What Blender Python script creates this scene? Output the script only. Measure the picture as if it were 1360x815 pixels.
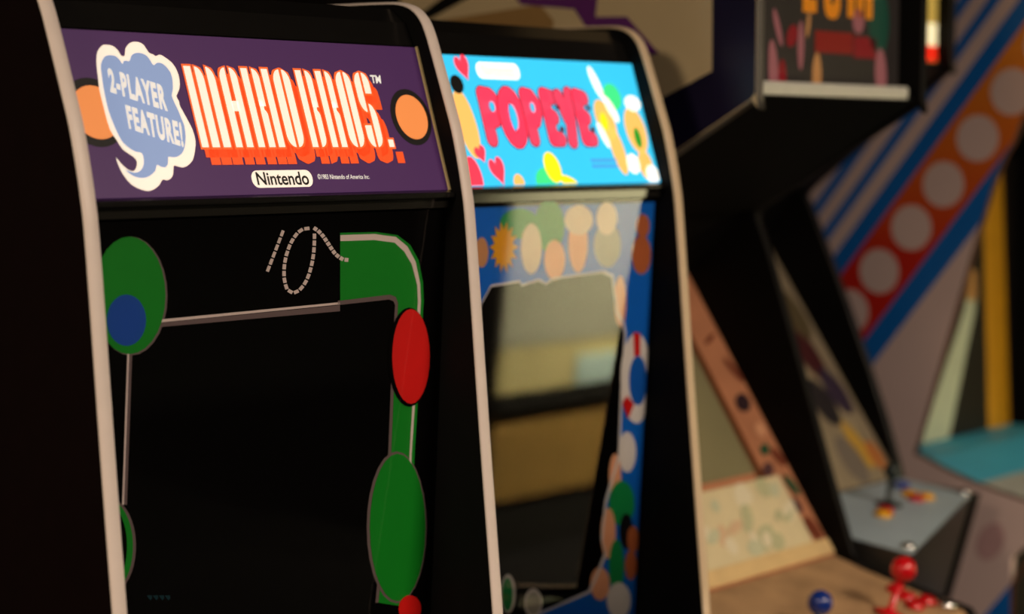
import bpy, bmesh, math, random
from mathutils import Vector, Matrix
random.seed(7)
for o in list(bpy.data.objects):
    bpy.data.objects.remove(o, do_unlink=True)
scene = bpy.context.scene
COL = scene.collection

# ------------------------------------------------------------------ camera
YAW, PITCH, FPX = math.radians(40.08), math.radians(4.565), 2701.0
CAM = Vector((-1.391, -1.766, 1.55))
fwd = Vector((math.cos(YAW)*math.cos(PITCH), math.sin(YAW)*math.cos(PITCH), -math.sin(PITCH)))
rgt = Vector((math.sin(YAW), -math.cos(YAW), 0))
upv = rgt.cross(fwd)
cd = bpy.data.cameras.new('camera'); cam = bpy.data.objects.new('camera', cd); COL.objects.link(cam)
cam.matrix_world = Matrix(((rgt.x, upv.x, -fwd.x, CAM.x), (rgt.y, upv.y, -fwd.y, CAM.y), (rgt.z, upv.z, -fwd.z, CAM.z), (0, 0, 0, 1)))
cd.sensor_width = 36; cd.sensor_fit = 'HORIZONTAL'; cd.lens = FPX/1360*36
cd.clip_start = .02
cd.dof.use_dof = True; cd.dof.focus_distance = 2.46; cd.dof.aperture_fstop = 2.4
scene.camera = cam

# ------------------------------------------------------------------ world, light, exposure
w = bpy.data.worlds.new('world'); scene.world = w; w.use_nodes = True
w.node_tree.nodes['Background'].inputs[0].default_value = (.9, .8, .7, 1)
w.node_tree.nodes['Background'].inputs[1].default_value = 0.02
scene.view_settings.view_transform = 'Standard'; scene.view_settings.look = 'None'
scene.view_settings.gamma = 1; scene.view_settings.use_curve_mapping = False
scene.view_settings.exposure = 0.0

def area(name, loc, target, sx, sy, power, col, spread=math.pi):
    l = bpy.data.lights.new(name, 'AREA'); l.shape = 'RECTANGLE'; l.size = sx; l.size_y = sy
    l.energy = power; l.color = col; l.spread = spread
    o = bpy.data.objects.new(name, l); COL.objects.link(o); o.location = loc
    o.rotation_euler = (Vector(target)-Vector(loc)).to_track_quat('-Z', 'Y').to_euler()
    return o
# ceiling panels of the room; the last is added to light the left-facing sides (their housings are built with the room further down)
PANELS = [(-.6, -2.9), (1.4, -2.9), (-2.6, -.45)]
PANEL_POWER = [42, 126, 90]
PANEL_TINT = [(1, .80, .66), (1, .80, .62), (1, .78, .55)]
for (px, py), pw, tint in zip(PANELS, PANEL_POWER, PANEL_TINT):
    area('ceiling_panel_light', (px, py, 2.735), (px, py, 0), 1.16, .56, pw, tint)
# unseen spots added to brighten the counter for its reflection
for sx in (3.55, 4.3, 5.05):
    area('added_counter_light', (sx, -1.0, 2.58), (sx, -2.1, .6), .12, .12, 70, (1, .88, .64), math.radians(75))
BEZ_LINE_TOP = [[107.0,1352.9],[393.0,1355.6],[393.2,1352.8],[107.1,1349.5]]
BEZ_LINE_TOP_SHADE = [[107.1,1349.1],[393.2,1351.9],[393.5,1344.3],[107.2,1344.3]]
BEZ_LINE_LEFT = [[60.2,1342.5],[62.9,1342.3],[59.4,1146.3],[56.7,1146.7]]
BEZ_LINE_LEFT_SHADE = [[63.5,1342.3],[67.2,1342.0],[63.7,1145.7],[60.0,1146.2]]
BAND = [[389.1,1441.7],[453.2,1440.5],[492.1,1435.4],[516.6,1422.0],[533.3,1401.9],[543.6,1372.2],[546.3,1347.5],[543.1,1249.2],[539.7,1150.3],[539.3,1050.3],[537.8,943.5],[481.3,959.5],[489.0,1057.6],[495.3,1155.5],[495.9,1253.4],[497.1,1311.7],[498.0,1348.4],[493.3,1356.4],[482.0,1360.0],[392.9,1357.5]]
BAND_EDGE = [[389.2,1352.1],[481.0,1353.8],[489.4,1350.9],[492.5,1345.9],[491.4,1312.1],[490.2,1253.9],[489.6,1156.2],[483.3,1058.5],[475.6,960.5],[481.3,959.5],[489.0,1057.6],[495.3,1155.5],[495.9,1253.4],[497.1,1311.7],[498.0,1348.4],[493.3,1356.4],[482.0,1360.0],[389.0,1357.7]]
BAND_LIGHT = [[389.2,1438.9],[449.3,1438.3],[489.4,1433.1],[511.1,1420.3],[527.7,1400.2],[537.8,1371.5],[540.6,1347.9],[538.0,1249.7],[533.9,1151.0],[533.5,1051.1],[531.6,950.7],[527.2,951.5],[529.1,1051.8],[529.6,1151.5],[532.9,1250.1],[534.8,1348.2],[532.2,1369.8],[520.8,1396.7],[505.8,1413.7],[487.0,1426.0],[449.6,1430.7],[389.6,1431.4]]
RED_OVAL = [[561.2,1274.4],[561.1,1260.5],[559.1,1247.5],[555.4,1235.9],[550.2,1226.5],[543.7,1219.7],[536.3,1215.8],[528.4,1215.0],[520.3,1217.4],[512.5,1222.7],[505.4,1230.8],[499.2,1241.1],[494.4,1253.2],[491.2,1266.4],[489.6,1280.2],[489.8,1293.8],[491.7,1306.5],[495.3,1317.9],[500.3,1327.2],[506.7,1334.1],[513.9,1338.2],[521.7,1339.2],[529.8,1337.2],[537.6,1332.1],[544.9,1324.3],[551.1,1314.0],[556.1,1301.9],[559.6,1288.5]]
RED_OVAL_EDGE = [[562.8,1273.3],[562.5,1258.8],[560.3,1245.1],[556.1,1233.0],[550.2,1223.2],[542.9,1216.1],[534.6,1212.1],[525.7,1211.3],[516.7,1213.9],[508.0,1219.5],[500.0,1228.0],[493.3,1238.8],[487.9,1251.5],[484.3,1265.4],[482.6,1279.8],[482.9,1294.0],[485.1,1307.3],[489.1,1319.1],[494.8,1328.9],[501.9,1336.0],[510.0,1340.3],[518.8,1341.3],[527.8,1339.2],[536.5,1333.9],[544.6,1325.6],[551.6,1314.9],[557.1,1302.1],[560.9,1288.0]]
GREEN_LOZ = [[565.8,1046.4],[565.6,1024.3],[562.7,1003.7],[557.3,985.8],[549.5,971.3],[539.8,961.1],[528.8,955.7],[517.0,955.3],[505.0,959.8],[493.4,969.1],[482.8,982.5],[473.8,999.5],[466.7,1019.0],[461.9,1040.2],[459.5,1061.9],[459.7,1083.3],[462.6,1103.2],[467.8,1120.7],[475.2,1135.0],[484.5,1145.3],[495.2,1151.1],[506.7,1152.2],[518.6,1148.3],[530.3,1139.8],[541.1,1126.8],[550.5,1110.1],[558.0,1090.4],[563.2,1068.8]]
GREEN_LOZ_EDGE = [[568.8,1046.0],[568.5,1023.2],[565.3,1002.0],[559.3,983.5],[550.9,968.7],[540.4,958.3],[528.4,952.8],[515.7,952.5],[502.7,957.3],[490.3,966.9],[478.9,980.9],[469.2,998.4],[461.6,1018.5],[456.4,1040.3],[454.0,1062.8],[454.3,1084.7],[457.3,1105.2],[463.0,1123.1],[471.1,1137.8],[481.1,1148.3],[492.7,1154.3],[505.2,1155.3],[518.0,1151.3],[530.6,1142.4],[542.2,1129.0],[552.4,1111.7],[560.4,1091.4],[566.0,1069.1]]
RED_DOT = [[562.9,937.0],[562.6,933.0],[561.2,929.3],[558.7,926.3],[555.4,924.0],[551.3,922.6],[546.7,922.1],[541.8,922.5],[536.9,923.9],[532.1,926.1],[527.9,929.0],[524.3,932.6],[521.5,936.5],[519.7,940.7],[518.9,944.8],[519.3,948.8],[520.7,952.4],[523.1,955.4],[526.4,957.7],[530.4,959.2],[535.0,959.8],[539.8,959.4],[544.7,958.1],[549.5,955.9],[553.8,953.0],[557.5,949.4],[560.3,945.4],[562.2,941.2]]
BLUE_DISC = [[85.2,1353.5],[84.6,1347.1],[82.7,1341.1],[79.5,1335.9],[75.2,1331.6],[70.0,1328.5],[64.1,1326.9],[58.0,1326.6],[51.8,1327.8],[45.9,1330.4],[40.6,1334.2],[36.2,1339.0],[32.8,1344.6],[30.7,1350.8],[29.8,1357.2],[30.4,1363.5],[32.2,1369.3],[35.3,1374.5],[39.5,1378.8],[44.6,1381.9],[50.4,1383.7],[56.5,1384.0],[62.7,1383.0],[68.6,1380.5],[74.0,1376.8],[78.5,1371.9],[82.0,1366.3],[84.3,1360.0]]
DISC_EDGE = [[116.1,1378.9],[115.2,1363.9],[111.6,1349.8],[105.6,1337.4],[97.4,1327.2],[87.4,1319.9],[76.4,1315.8],[64.7,1315.1],[53.0,1317.7],[41.9,1323.5],[31.9,1332.1],[23.6,1343.2],[17.2,1356.1],[13.2,1370.3],[11.6,1384.9],[12.5,1399.4],[15.9,1413.0],[21.7,1425.2],[29.5,1435.2],[38.9,1442.6],[49.7,1447.1],[61.2,1448.4],[72.9,1446.3],[84.1,1441.0],[94.4,1432.6],[103.2,1421.7],[109.9,1408.6],[114.3,1394.1]]
GREEN_DISC2 = [[112.8,1380.0],[111.9,1365.2],[108.4,1351.3],[102.5,1339.0],[94.4,1329.0],[84.8,1321.8],[73.9,1317.7],[62.5,1316.9],[51.1,1319.5],[40.2,1325.2],[30.5,1333.7],[22.3,1344.7],[16.1,1357.4],[12.1,1371.3],[10.5,1385.8],[11.4,1400.1],[14.8,1413.6],[20.4,1425.5],[28.0,1435.4],[37.3,1442.8],[47.8,1447.2],[59.1,1448.4],[70.5,1446.4],[81.5,1441.2],[91.5,1432.9],[100.1,1422.1],[106.7,1409.2],[111.0,1394.9]]
MARKS = [[[95.0,1035.8],[102.7,1034.9],[103.4,1031.2],[100.7,1029.1]],[[103.9,1034.2],[111.7,1033.3],[112.3,1029.7],[109.6,1027.5]],[[112.8,1032.7],[120.7,1031.8],[121.4,1028.1],[118.6,1025.9]],[[121.8,1031.1],[129.7,1030.2],[130.4,1026.5],[127.7,1024.3]]]
ARC = [[38.9,1156.0],[45.1,1154.4],[51.1,1151.4],[56.9,1147.0],[62.2,1141.4],[67.0,1134.6],[71.0,1126.9],[74.2,1118.5],[76.5,1109.6],[77.7,1100.5],[78.0,1091.4],[77.2,1082.6],[75.4,1074.3],[72.6,1066.8],[68.9,1060.2],[64.4,1054.8],[59.3,1050.7],[53.7,1048.1],[47.7,1046.9],[41.6,1047.2],[41.5,1049.8],[46.9,1049.6],[52.2,1050.8],[57.2,1053.4],[61.7,1057.3],[65.6,1062.5],[68.9,1068.8],[71.3,1076.0],[72.9,1083.9],[73.6,1092.3],[73.4,1101.0],[72.3,1109.6],[70.2,1118.1],[67.4,1126.0],[63.8,1133.3],[59.6,1139.7],[54.9,1145.0],[49.8,1149.1],[44.4,1152.0],[39.0,1153.4]]
ARC_GREEN = [[39.0,1153.4],[44.4,1152.0],[49.8,1149.1],[54.9,1145.0],[59.6,1139.7],[63.8,1133.3],[67.4,1126.0],[70.2,1118.1],[72.3,1109.6],[73.4,1101.0],[73.6,1092.3],[72.9,1083.9],[71.3,1076.0],[68.9,1068.8],[65.6,1062.5],[61.7,1057.3],[57.2,1053.4],[52.2,1050.8],[46.9,1049.6],[41.5,1049.8],[38.2,1053.8],[42.8,1053.7],[47.2,1054.9],[51.3,1057.4],[55.1,1061.2],[58.4,1066.1],[61.0,1072.0],[63.1,1078.7],[64.4,1086.1],[64.9,1093.9],[64.7,1102.0],[63.8,1110.1],[62.1,1117.9],[59.7,1125.3],[56.7,1132.0],[53.2,1137.9],[49.2,1142.8],[44.9,1146.6],[40.4,1149.1],[35.9,1150.4]]
DASHES = [[[271.0,1398.8],[274.3,1405.4],[269.4,1407.0],[266.1,1400.4]],[[275.1,1407.0],[278.4,1413.7],[273.5,1415.2],[270.3,1408.6]],[[279.2,1415.3],[282.5,1421.9],[277.7,1423.5],[274.4,1416.9]],[[283.4,1423.6],[286.7,1430.2],[281.8,1431.8],[278.5,1425.2]],[[287.5,1431.9],[290.8,1438.6],[285.9,1440.1],[282.6,1433.4]],[[291.6,1440.2],[295.0,1446.9],[290.1,1448.4],[286.8,1441.8]],[[341.8,1442.3],[342.1,1435.8],[347.9,1435.6],[347.6,1442.1]],[[342.1,1434.1],[342.0,1427.7],[347.9,1427.2],[348.0,1433.7]],[[341.9,1425.9],[341.6,1419.5],[347.4,1418.9],[347.8,1425.4]],[[341.3,1417.8],[340.3,1411.5],[346.1,1410.6],[347.1,1417.0]],[[340.0,1409.9],[338.4,1403.6],[344.1,1402.5],[345.8,1408.7]],[[337.8,1402.0],[335.7,1395.9],[341.4,1394.5],[343.5,1400.6]],[[335.2,1394.4],[332.1,1388.6],[337.5,1386.7],[340.7,1392.5]],[[331.3,1387.2],[327.1,1381.8],[332.3,1379.5],[336.5,1384.8]],[[326.1,1380.7],[320.5,1376.2],[325.0,1373.2],[330.6,1377.7]],[[319.6,1375.7],[312.0,1373.7],[314.4,1369.7],[322.1,1371.7]],[[312.1,1373.6],[304.8,1377.1],[302.1,1373.6],[309.3,1370.1]],[[304.3,1377.2],[301.4,1383.3],[296.0,1382.2],[298.9,1376.2]],[[300.9,1384.8],[298.9,1391.2],[293.3,1390.6],[295.3,1384.3]],[[298.9,1392.5],[298.6,1398.9],[292.9,1399.2],[293.2,1392.8]],[[298.6,1400.6],[299.1,1406.9],[293.4,1407.5],[292.9,1401.2]],[[299.4,1408.4],[300.8,1414.6],[295.2,1415.6],[293.8,1409.4]],[[301.1,1416.1],[303.6,1422.1],[298.1,1423.6],[295.6,1417.6]],[[304.2,1423.7],[307.1,1429.5],[301.7,1431.2],[298.8,1425.4]],[[308.1,1430.8],[312.0,1436.3],[306.9,1438.4],[303.0,1433.0]],[[313.1,1437.4],[318.3,1442.3],[313.6,1445.0],[308.5,1440.2]],[[319.3,1443.1],[326.5,1446.5],[323.1,1450.1],[315.9,1446.7]],[[327.7,1446.4],[336.5,1446.9],[335.6,1451.1],[326.8,1450.6]],[[341.4,1447.4],[347.1,1444.6],[350.5,1448.5],[344.8,1451.3]],[[348.1,1444.2],[353.0,1440.6],[357.6,1443.9],[352.7,1447.4]],[[354.0,1439.8],[358.4,1435.9],[363.5,1438.8],[359.1,1442.6]],[[359.3,1434.9],[363.2,1430.8],[368.7,1433.3],[364.8,1437.4]],[[364.3,1429.6],[368.2,1425.5],[373.7,1427.9],[369.8,1432.1]],[[369.3,1424.3],[373.2,1420.1],[378.7,1422.5],[374.9,1426.7]],[[374.4,1418.8],[378.6,1414.8],[383.9,1417.5],[379.6,1421.5]],[[380.6,1413.4],[386.0,1410.1],[390.2,1413.6],[384.8,1416.9]],[[388.2,1409.0],[394.2,1406.3],[397.4,1410.4],[391.4,1413.1]],[[397.6,1405.8],[404.4,1405.1],[404.8,1409.9],[397.9,1410.6]]]
PB_FIELD = [[35.5,1461.7],[579.6,1460.3],[579.0,1135.1],[580.6,798.2],[580.2,754.8],[71.8,797.0],[287.2,810.7],[285.0,843.4],[347.1,847.3],[450.2,858.8],[465.9,877.8],[488.2,913.8],[476.7,937.2],[481.8,996.3],[511.2,1066.7],[509.1,1165.8],[511.8,1254.4],[506.6,1270.1],[487.5,1291.3],[471.6,1347.0],[448.3,1355.1],[329.7,1350.7],[312.5,1343.8],[294.5,1350.3],[256.9,1344.5],[251.4,1350.3],[187.8,1347.1],[169.5,1324.4],[153.9,1285.5],[108.5,1267.4],[46.4,1261.7]]
PB_RIM = [[153.9,1285.5],[169.5,1324.4],[187.8,1347.1],[251.4,1350.3],[256.9,1344.5],[294.5,1350.3],[312.5,1343.8],[329.7,1350.7],[448.3,1355.1],[471.6,1347.0],[487.5,1291.3],[506.6,1270.1],[511.8,1254.4],[509.1,1165.8],[511.2,1066.7],[481.8,996.3],[476.7,937.2],[488.2,913.8],[465.9,877.8],[450.2,858.8],[347.1,847.3],[285.0,843.4],[285.2,839.9],[347.4,843.7],[455.3,854.4],[471.1,873.3],[493.4,909.4],[481.9,932.8],[487.0,992.0],[516.4,1062.5],[514.3,1161.8],[516.4,1257.6],[511.2,1273.3],[492.1,1294.5],[476.2,1350.2],[452.7,1358.3],[329.5,1354.1],[312.3,1347.1],[294.3,1353.6],[256.7,1347.8],[251.2,1353.6],[187.6,1350.4],[169.3,1327.6],[153.7,1288.8]]
PB_BLOBS = [('tan',[[179.7,1397.1],[179.4,1390.4],[177.7,1384.5],[174.7,1379.9],[170.8,1377.0],[166.3,1376.2],[161.7,1377.4],[157.4,1380.7],[153.9,1385.6],[151.5,1391.6],[150.3,1398.3],[150.6,1404.8],[152.4,1410.7],[155.3,1415.3],[159.2,1418.2],[163.7,1419.1],[168.3,1417.9],[172.6,1414.7],[176.1,1409.8],[178.6,1403.8]]),('green',[[290.5,1434.6],[288.7,1427.8],[282.7,1421.8],[273.1,1417.3],[260.8,1414.6],[247.2,1414.0],[233.4,1415.6],[221.0,1419.1],[211.1,1424.2],[204.5,1430.4],[202.0,1437.2],[203.7,1443.8],[209.4,1449.7],[218.7,1454.2],[230.7,1457.0],[244.3,1457.7],[258.0,1456.3],[270.7,1452.9],[280.9,1447.8],[287.8,1441.4]]),('green',[[350.8,1429.4],[350.0,1417.3],[345.6,1406.5],[338.3,1398.1],[328.8,1392.9],[318.0,1391.5],[306.9,1393.8],[296.8,1399.7],[288.5,1408.6],[282.8,1419.6],[280.3,1431.6],[281.1,1443.4],[285.3,1454.0],[292.4,1462.4],[301.8,1467.7],[312.5,1469.3],[323.5,1467.2],[333.8,1461.5],[342.3,1452.6],[348.2,1441.6]]),('pale',[[300.0,1397.7],[299.6,1386.1],[296.8,1375.7],[292.0,1367.6],[285.5,1362.5],[278.1,1361.1],[270.5,1363.3],[263.4,1368.9],[257.6,1377.5],[253.5,1388.0],[251.5,1399.6],[251.9,1411.1],[254.6,1421.4],[259.4,1429.5],[265.7,1434.6],[273.1,1436.2],[280.7,1434.1],[287.8,1428.6],[293.8,1420.1],[298.0,1409.5]]),('skin',[[356.3,1378.7],[355.7,1369.3],[352.8,1360.9],[347.7,1354.5],[341.0,1350.5],[333.3,1349.4],[325.5,1351.3],[318.3,1355.9],[312.3,1362.9],[308.3,1371.5],[306.4,1380.8],[307.0,1390.1],[309.9,1398.3],[314.9,1404.8],[321.5,1408.8],[329.0,1410.0],[336.9,1408.2],[344.1,1403.7],[350.2,1396.8],[354.4,1388.1]]),('skin',[[409.2,1402.6],[409.1,1388.5],[406.6,1375.9],[402.1,1366.0],[395.9,1359.8],[388.7,1357.9],[381.1,1360.5],[374.0,1367.3],[368.1,1377.6],[363.8,1390.3],[361.6,1404.3],[361.8,1418.2],[364.2,1430.7],[368.7,1440.5],[374.8,1446.7],[381.9,1448.8],[389.4,1446.4],[396.6,1439.7],[402.6,1429.5],[407.0,1416.7]]),('pale',[[419.6,1436.4],[418.4,1429.4],[413.9,1423.2],[406.5,1418.4],[397.0,1415.5],[386.3,1414.7],[375.5,1416.2],[365.6,1419.7],[357.7,1425.0],[352.4,1431.4],[350.2,1438.4],[351.4,1445.3],[355.8,1451.4],[363.0,1456.2],[372.3,1459.1],[382.9,1460.0],[393.7,1458.7],[403.7,1455.2],[411.9,1450.0],[417.3,1443.5]]),('grey',[[492.7,1396.0],[491.8,1385.3],[487.7,1375.7],[480.6,1368.3],[471.4,1363.8],[460.9,1362.6],[450.2,1364.7],[440.4,1370.1],[432.3,1378.1],[426.8,1387.9],[424.3,1398.6],[425.2,1409.2],[429.2,1418.6],[436.1,1426.0],[445.1,1430.6],[455.5,1431.9],[466.2,1429.9],[476.2,1424.7],[484.4,1416.8],[490.1,1406.9]]),('pale',[[479.8,1437.0],[479.1,1429.2],[475.9,1422.2],[470.4,1416.7],[463.3,1413.4],[455.1,1412.4],[446.9,1413.9],[439.2,1417.8],[433.0,1423.5],[428.7,1430.7],[426.9,1438.5],[427.6,1446.2],[430.7,1453.1],[436.1,1458.6],[443.1,1462.0],[451.2,1463.0],[459.5,1461.6],[467.2,1457.9],[473.5,1452.1],[477.9,1444.9]]),('brown',[[572.6,1377.6],[572.2,1368.1],[569.2,1359.6],[564.0,1353.0],[557.1,1349.0],[549.3,1347.8],[541.2,1349.7],[533.7,1354.4],[527.4,1361.5],[523.1,1370.2],[521.1,1379.7],[521.6,1389.1],[524.5,1397.5],[529.6,1404.1],[536.4,1408.2],[544.2,1409.4],[552.2,1407.6],[559.8,1403.0],[566.1,1396.0],[570.6,1387.2]]),('brown',[[564.8,1422.9],[564.4,1417.0],[562.3,1411.8],[558.7,1407.8],[554.0,1405.3],[548.5,1404.5],[542.9,1405.6],[537.8,1408.5],[533.5,1412.8],[530.5,1418.1],[529.2,1423.9],[529.6,1429.7],[531.7,1434.9],[535.2,1438.9],[540.0,1441.5],[545.4,1442.2],[551.0,1441.2],[556.2,1438.4],[560.5,1434.1],[563.5,1428.7]]),('skin',[[513.3,1307.3],[513.6,1294.9],[512.3,1283.8],[509.5,1275.2],[505.6,1269.7],[501.0,1268.1],[496.0,1270.4],[491.2,1276.4],[487.1,1285.5],[484.0,1296.8],[482.3,1309.1],[482.1,1321.4],[483.4,1332.4],[486.1,1341.0],[489.9,1346.5],[494.6,1348.2],[499.5,1346.0],[504.3,1340.1],[508.4,1331.0],[511.6,1319.8]]),('white',[[558.7,1064.7],[558.4,1054.6],[555.7,1045.8],[551.0,1039.2],[544.6,1035.3],[537.3,1034.7],[529.8,1037.2],[522.8,1042.7],[517.0,1050.6],[512.9,1060.1],[510.9,1070.3],[511.3,1080.2],[513.9,1088.9],[518.6,1095.5],[524.8,1099.4],[532.0,1100.2],[539.5,1097.8],[546.6,1092.4],[552.5,1084.6],[556.7,1075.0]]),('skin',[[521.9,1030.6],[522.0,1019.4],[520.6,1009.5],[517.7,1001.9],[513.7,997.3],[509.0,996.2],[504.0,998.6],[499.2,1004.4],[495.1,1012.9],[492.0,1023.3],[490.4,1034.5],[490.3,1045.6],[491.7,1055.4],[494.6,1063.0],[498.5,1067.6],[503.2,1068.8],[508.2,1066.5],[513.0,1060.8],[517.2,1052.3],[520.2,1041.9]]),('green',[[561.5,981.8],[560.8,970.6],[556.8,961.0],[549.8,953.9],[540.7,950.0],[530.3,949.7],[519.7,953.1],[509.9,959.6],[501.9,968.8],[496.3,979.6],[493.8,991.1],[494.6,1002.1],[498.5,1011.5],[505.3,1018.6],[514.2,1022.6],[524.5,1023.0],[535.1,1019.9],[545.0,1013.5],[553.2,1004.3],[558.9,993.4]]),('skin',[[515.4,939.8],[515.4,927.1],[513.5,916.0],[509.9,907.4],[504.8,902.4],[498.9,901.3],[492.7,904.3],[486.7,911.1],[481.7,920.9],[478.0,932.8],[476.1,945.7],[476.1,958.3],[477.9,969.3],[481.5,977.8],[486.5,982.9],[492.4,984.1],[498.6,981.2],[504.6,974.6],[509.7,964.8],[513.4,952.8]]),('dark',[[561.2,936.7],[561.1,927.7],[559.2,919.8],[555.7,913.8],[550.9,910.4],[545.4,909.8],[539.7,912.1],[534.4,917.1],[529.9,924.2],[526.6,932.8],[525.0,942.0],[525.2,951.0],[527.1,958.8],[530.5,964.8],[535.2,968.2],[540.7,968.9],[546.4,966.7],[551.8,961.7],[556.3,954.6],[559.6,946.0]]),('brown',[[578.6,920.6],[578.4,913.8],[576.6,907.9],[573.4,903.5],[569.1,901.1],[564.2,900.8],[559.1,902.6],[554.3,906.5],[550.3,912.0],[547.5,918.5],[546.2,925.5],[546.4,932.3],[548.2,938.1],[551.4,942.5],[555.6,945.0],[560.5,945.4],[565.6,943.5],[570.4,939.7],[574.4,934.2],[577.3,927.7]]),('green',[[541.7,882.3],[541.8,868.7],[540.0,856.7],[536.3,847.6],[531.2,842.3],[525.2,841.1],[518.8,844.4],[512.8,851.6],[507.6,862.2],[503.9,875.0],[501.8,888.8],[501.7,902.2],[503.6,914.1],[507.2,923.1],[512.2,928.5],[518.2,929.8],[524.5,926.7],[530.5,919.5],[535.8,909.1],[539.6,896.2]]),('skin',[[506.0,860.2],[505.4,852.1],[502.3,845.2],[497.1,840.2],[490.3,837.6],[482.5,837.6],[474.5,840.3],[467.2,845.3],[461.2,852.2],[457.0,860.3],[455.2,868.8],[455.8,876.8],[458.8,883.7],[463.9,888.7],[470.6,891.3],[478.4,891.3],[486.3,888.8],[493.7,883.8],[499.9,876.9],[504.1,868.8]]),('white',[[564.5,823.3],[563.6,814.3],[559.7,806.7],[553.0,801.4],[544.3,798.8],[534.5,799.1],[524.4,802.4],[515.2,808.2],[507.6,816.1],[502.5,825.1],[500.2,834.5],[501.0,843.4],[504.9,850.8],[511.4,856.2],[520.0,858.9],[529.7,858.7],[539.8,855.5],[549.1,849.8],[556.8,842.0],[562.1,832.8]]),('brown',[[576.0,879.2],[575.8,871.7],[574.1,865.1],[570.9,860.2],[566.7,857.4],[561.7,857.0],[556.6,859.0],[551.8,863.3],[547.8,869.4],[544.9,876.7],[543.5,884.5],[543.7,892.0],[545.4,898.5],[548.5,903.4],[552.8,906.2],[557.7,906.7],[562.8,904.7],[567.6,900.5],[571.7,894.4],[574.6,887.1]])]
PB_STAR = [[244.5,1402.1],[233.4,1396.9],[242.4,1385.6],[230.0,1387.0],[234.4,1372.6],[223.1,1380.3],[222.0,1365.9],[214.1,1378.2],[207.8,1366.5],[204.8,1381.1],[194.6,1374.5],[197.1,1388.4],[185.0,1388.0],[192.5,1398.6],[180.9,1404.5],[191.8,1409.7],[183.0,1420.8],[195.1,1419.5],[190.9,1433.6],[201.9,1426.2],[203.0,1440.5],[210.9,1428.4],[217.2,1440.1],[220.1,1425.6],[230.5,1432.4],[227.9,1418.4],[240.2,1418.8],[232.7,1408.2]]
PB_RING = [[591.4,1179.9],[591.7,1163.7],[589.8,1148.5],[585.9,1135.1],[580.1,1124.2],[572.7,1116.3],[564.2,1111.8],[554.9,1111.0],[545.4,1113.8],[536.1,1120.1],[527.5,1129.6],[520.0,1141.7],[514.0,1155.8],[509.7,1171.3],[507.4,1187.3],[507.2,1203.1],[509.0,1218.0],[512.8,1231.1],[518.4,1242.0],[525.6,1249.9],[533.9,1254.6],[543.0,1255.7],[552.5,1253.2],[561.8,1247.3],[570.5,1238.1],[578.2,1226.1],[584.5,1211.9],[588.9,1196.2]]
PB_RING_IN = [[577.4,1177.5],[577.6,1168.6],[576.5,1160.3],[574.2,1153.0],[570.9,1147.0],[566.7,1142.7],[561.8,1140.2],[556.5,1139.7],[551.1,1141.3],[545.8,1144.7],[540.9,1149.9],[536.6,1156.6],[533.1,1164.4],[530.7,1172.9],[529.4,1181.8],[529.2,1190.6],[530.3,1198.8],[532.5,1206.0],[535.8,1212.0],[539.9,1216.3],[544.7,1218.8],[550.0,1219.4],[555.4,1218.0],[560.7,1214.6],[565.7,1209.5],[570.1,1202.9],[573.6,1195.1],[576.1,1186.5]]
PB_RING_RED = [[[535.0,1257.4],[553.0,1255.0],[556.0,1218.9],[540.1,1219.0]],[[514.5,1147.5],[525.4,1158.3],[546.3,1143.1],[532.4,1120.6]]]
PB_DISC = [('white',[[273.5,884.5],[273.5,877.8],[272.7,871.7],[270.9,866.3],[268.5,862.1],[265.3,859.1],[261.8,857.5],[257.9,857.5],[254.0,858.9],[250.2,861.8],[246.6,866.0],[243.6,871.2],[241.1,877.2],[239.4,883.8],[238.6,890.5],[238.6,897.0],[239.5,903.1],[241.2,908.4],[243.6,912.7],[246.7,915.7],[250.2,917.3],[254.0,917.4],[258.0,916.0],[261.8,913.2],[265.4,909.1],[268.5,903.9],[270.9,897.8],[272.7,891.2]]),('green',[[266.6,884.5],[266.6,878.9],[266.1,873.7],[264.9,869.1],[263.2,865.4],[261.1,862.8],[258.6,861.4],[256.0,861.2],[253.2,862.4],[250.5,864.7],[248.0,868.1],[245.8,872.5],[244.0,877.5],[242.8,883.1],[242.1,888.7],[242.1,894.3],[242.6,899.5],[243.8,904.0],[245.4,907.7],[247.5,910.3],[250.0,911.8],[252.7,912.0],[255.4,910.9],[258.1,908.6],[260.7,905.2],[262.9,900.8],[264.6,895.8],[265.9,890.2]]),('white',[[337.2,859.5],[337.0,854.6],[335.7,850.2],[333.4,846.4],[330.2,843.5],[326.3,841.5],[321.8,840.7],[317.0,841.0],[312.1,842.5],[307.5,844.9],[303.2,848.3],[299.6,852.5],[296.7,857.1],[294.8,862.1],[294.0,867.1],[294.2,872.0],[295.4,876.4],[297.7,880.1],[300.9,883.0],[304.8,885.0],[309.2,885.9],[314.0,885.6],[318.8,884.2],[323.5,881.8],[327.8,878.4],[331.5,874.3],[334.4,869.6],[336.3,864.6]]),('grey',[[331.8,859.3],[331.7,855.4],[330.8,851.9],[329.0,848.9],[326.6,846.6],[323.7,845.0],[320.3,844.3],[316.8,844.6],[313.1,845.6],[309.6,847.6],[306.4,850.2],[303.7,853.5],[301.5,857.1],[300.1,861.0],[299.4,865.0],[299.5,868.8],[300.5,872.3],[302.2,875.3],[304.5,877.7],[307.5,879.2],[310.8,879.9],[314.4,879.7],[318.0,878.7],[321.5,876.8],[324.8,874.2],[327.5,870.9],[329.7,867.2],[331.2,863.3]])]
C3_PURPLE = [[525,1805],[345,1797],[349,1764],[283,1762],[216,1699],[254,1695],[298,1733],[367,1745],[395,1779],[513,1792]]
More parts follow.
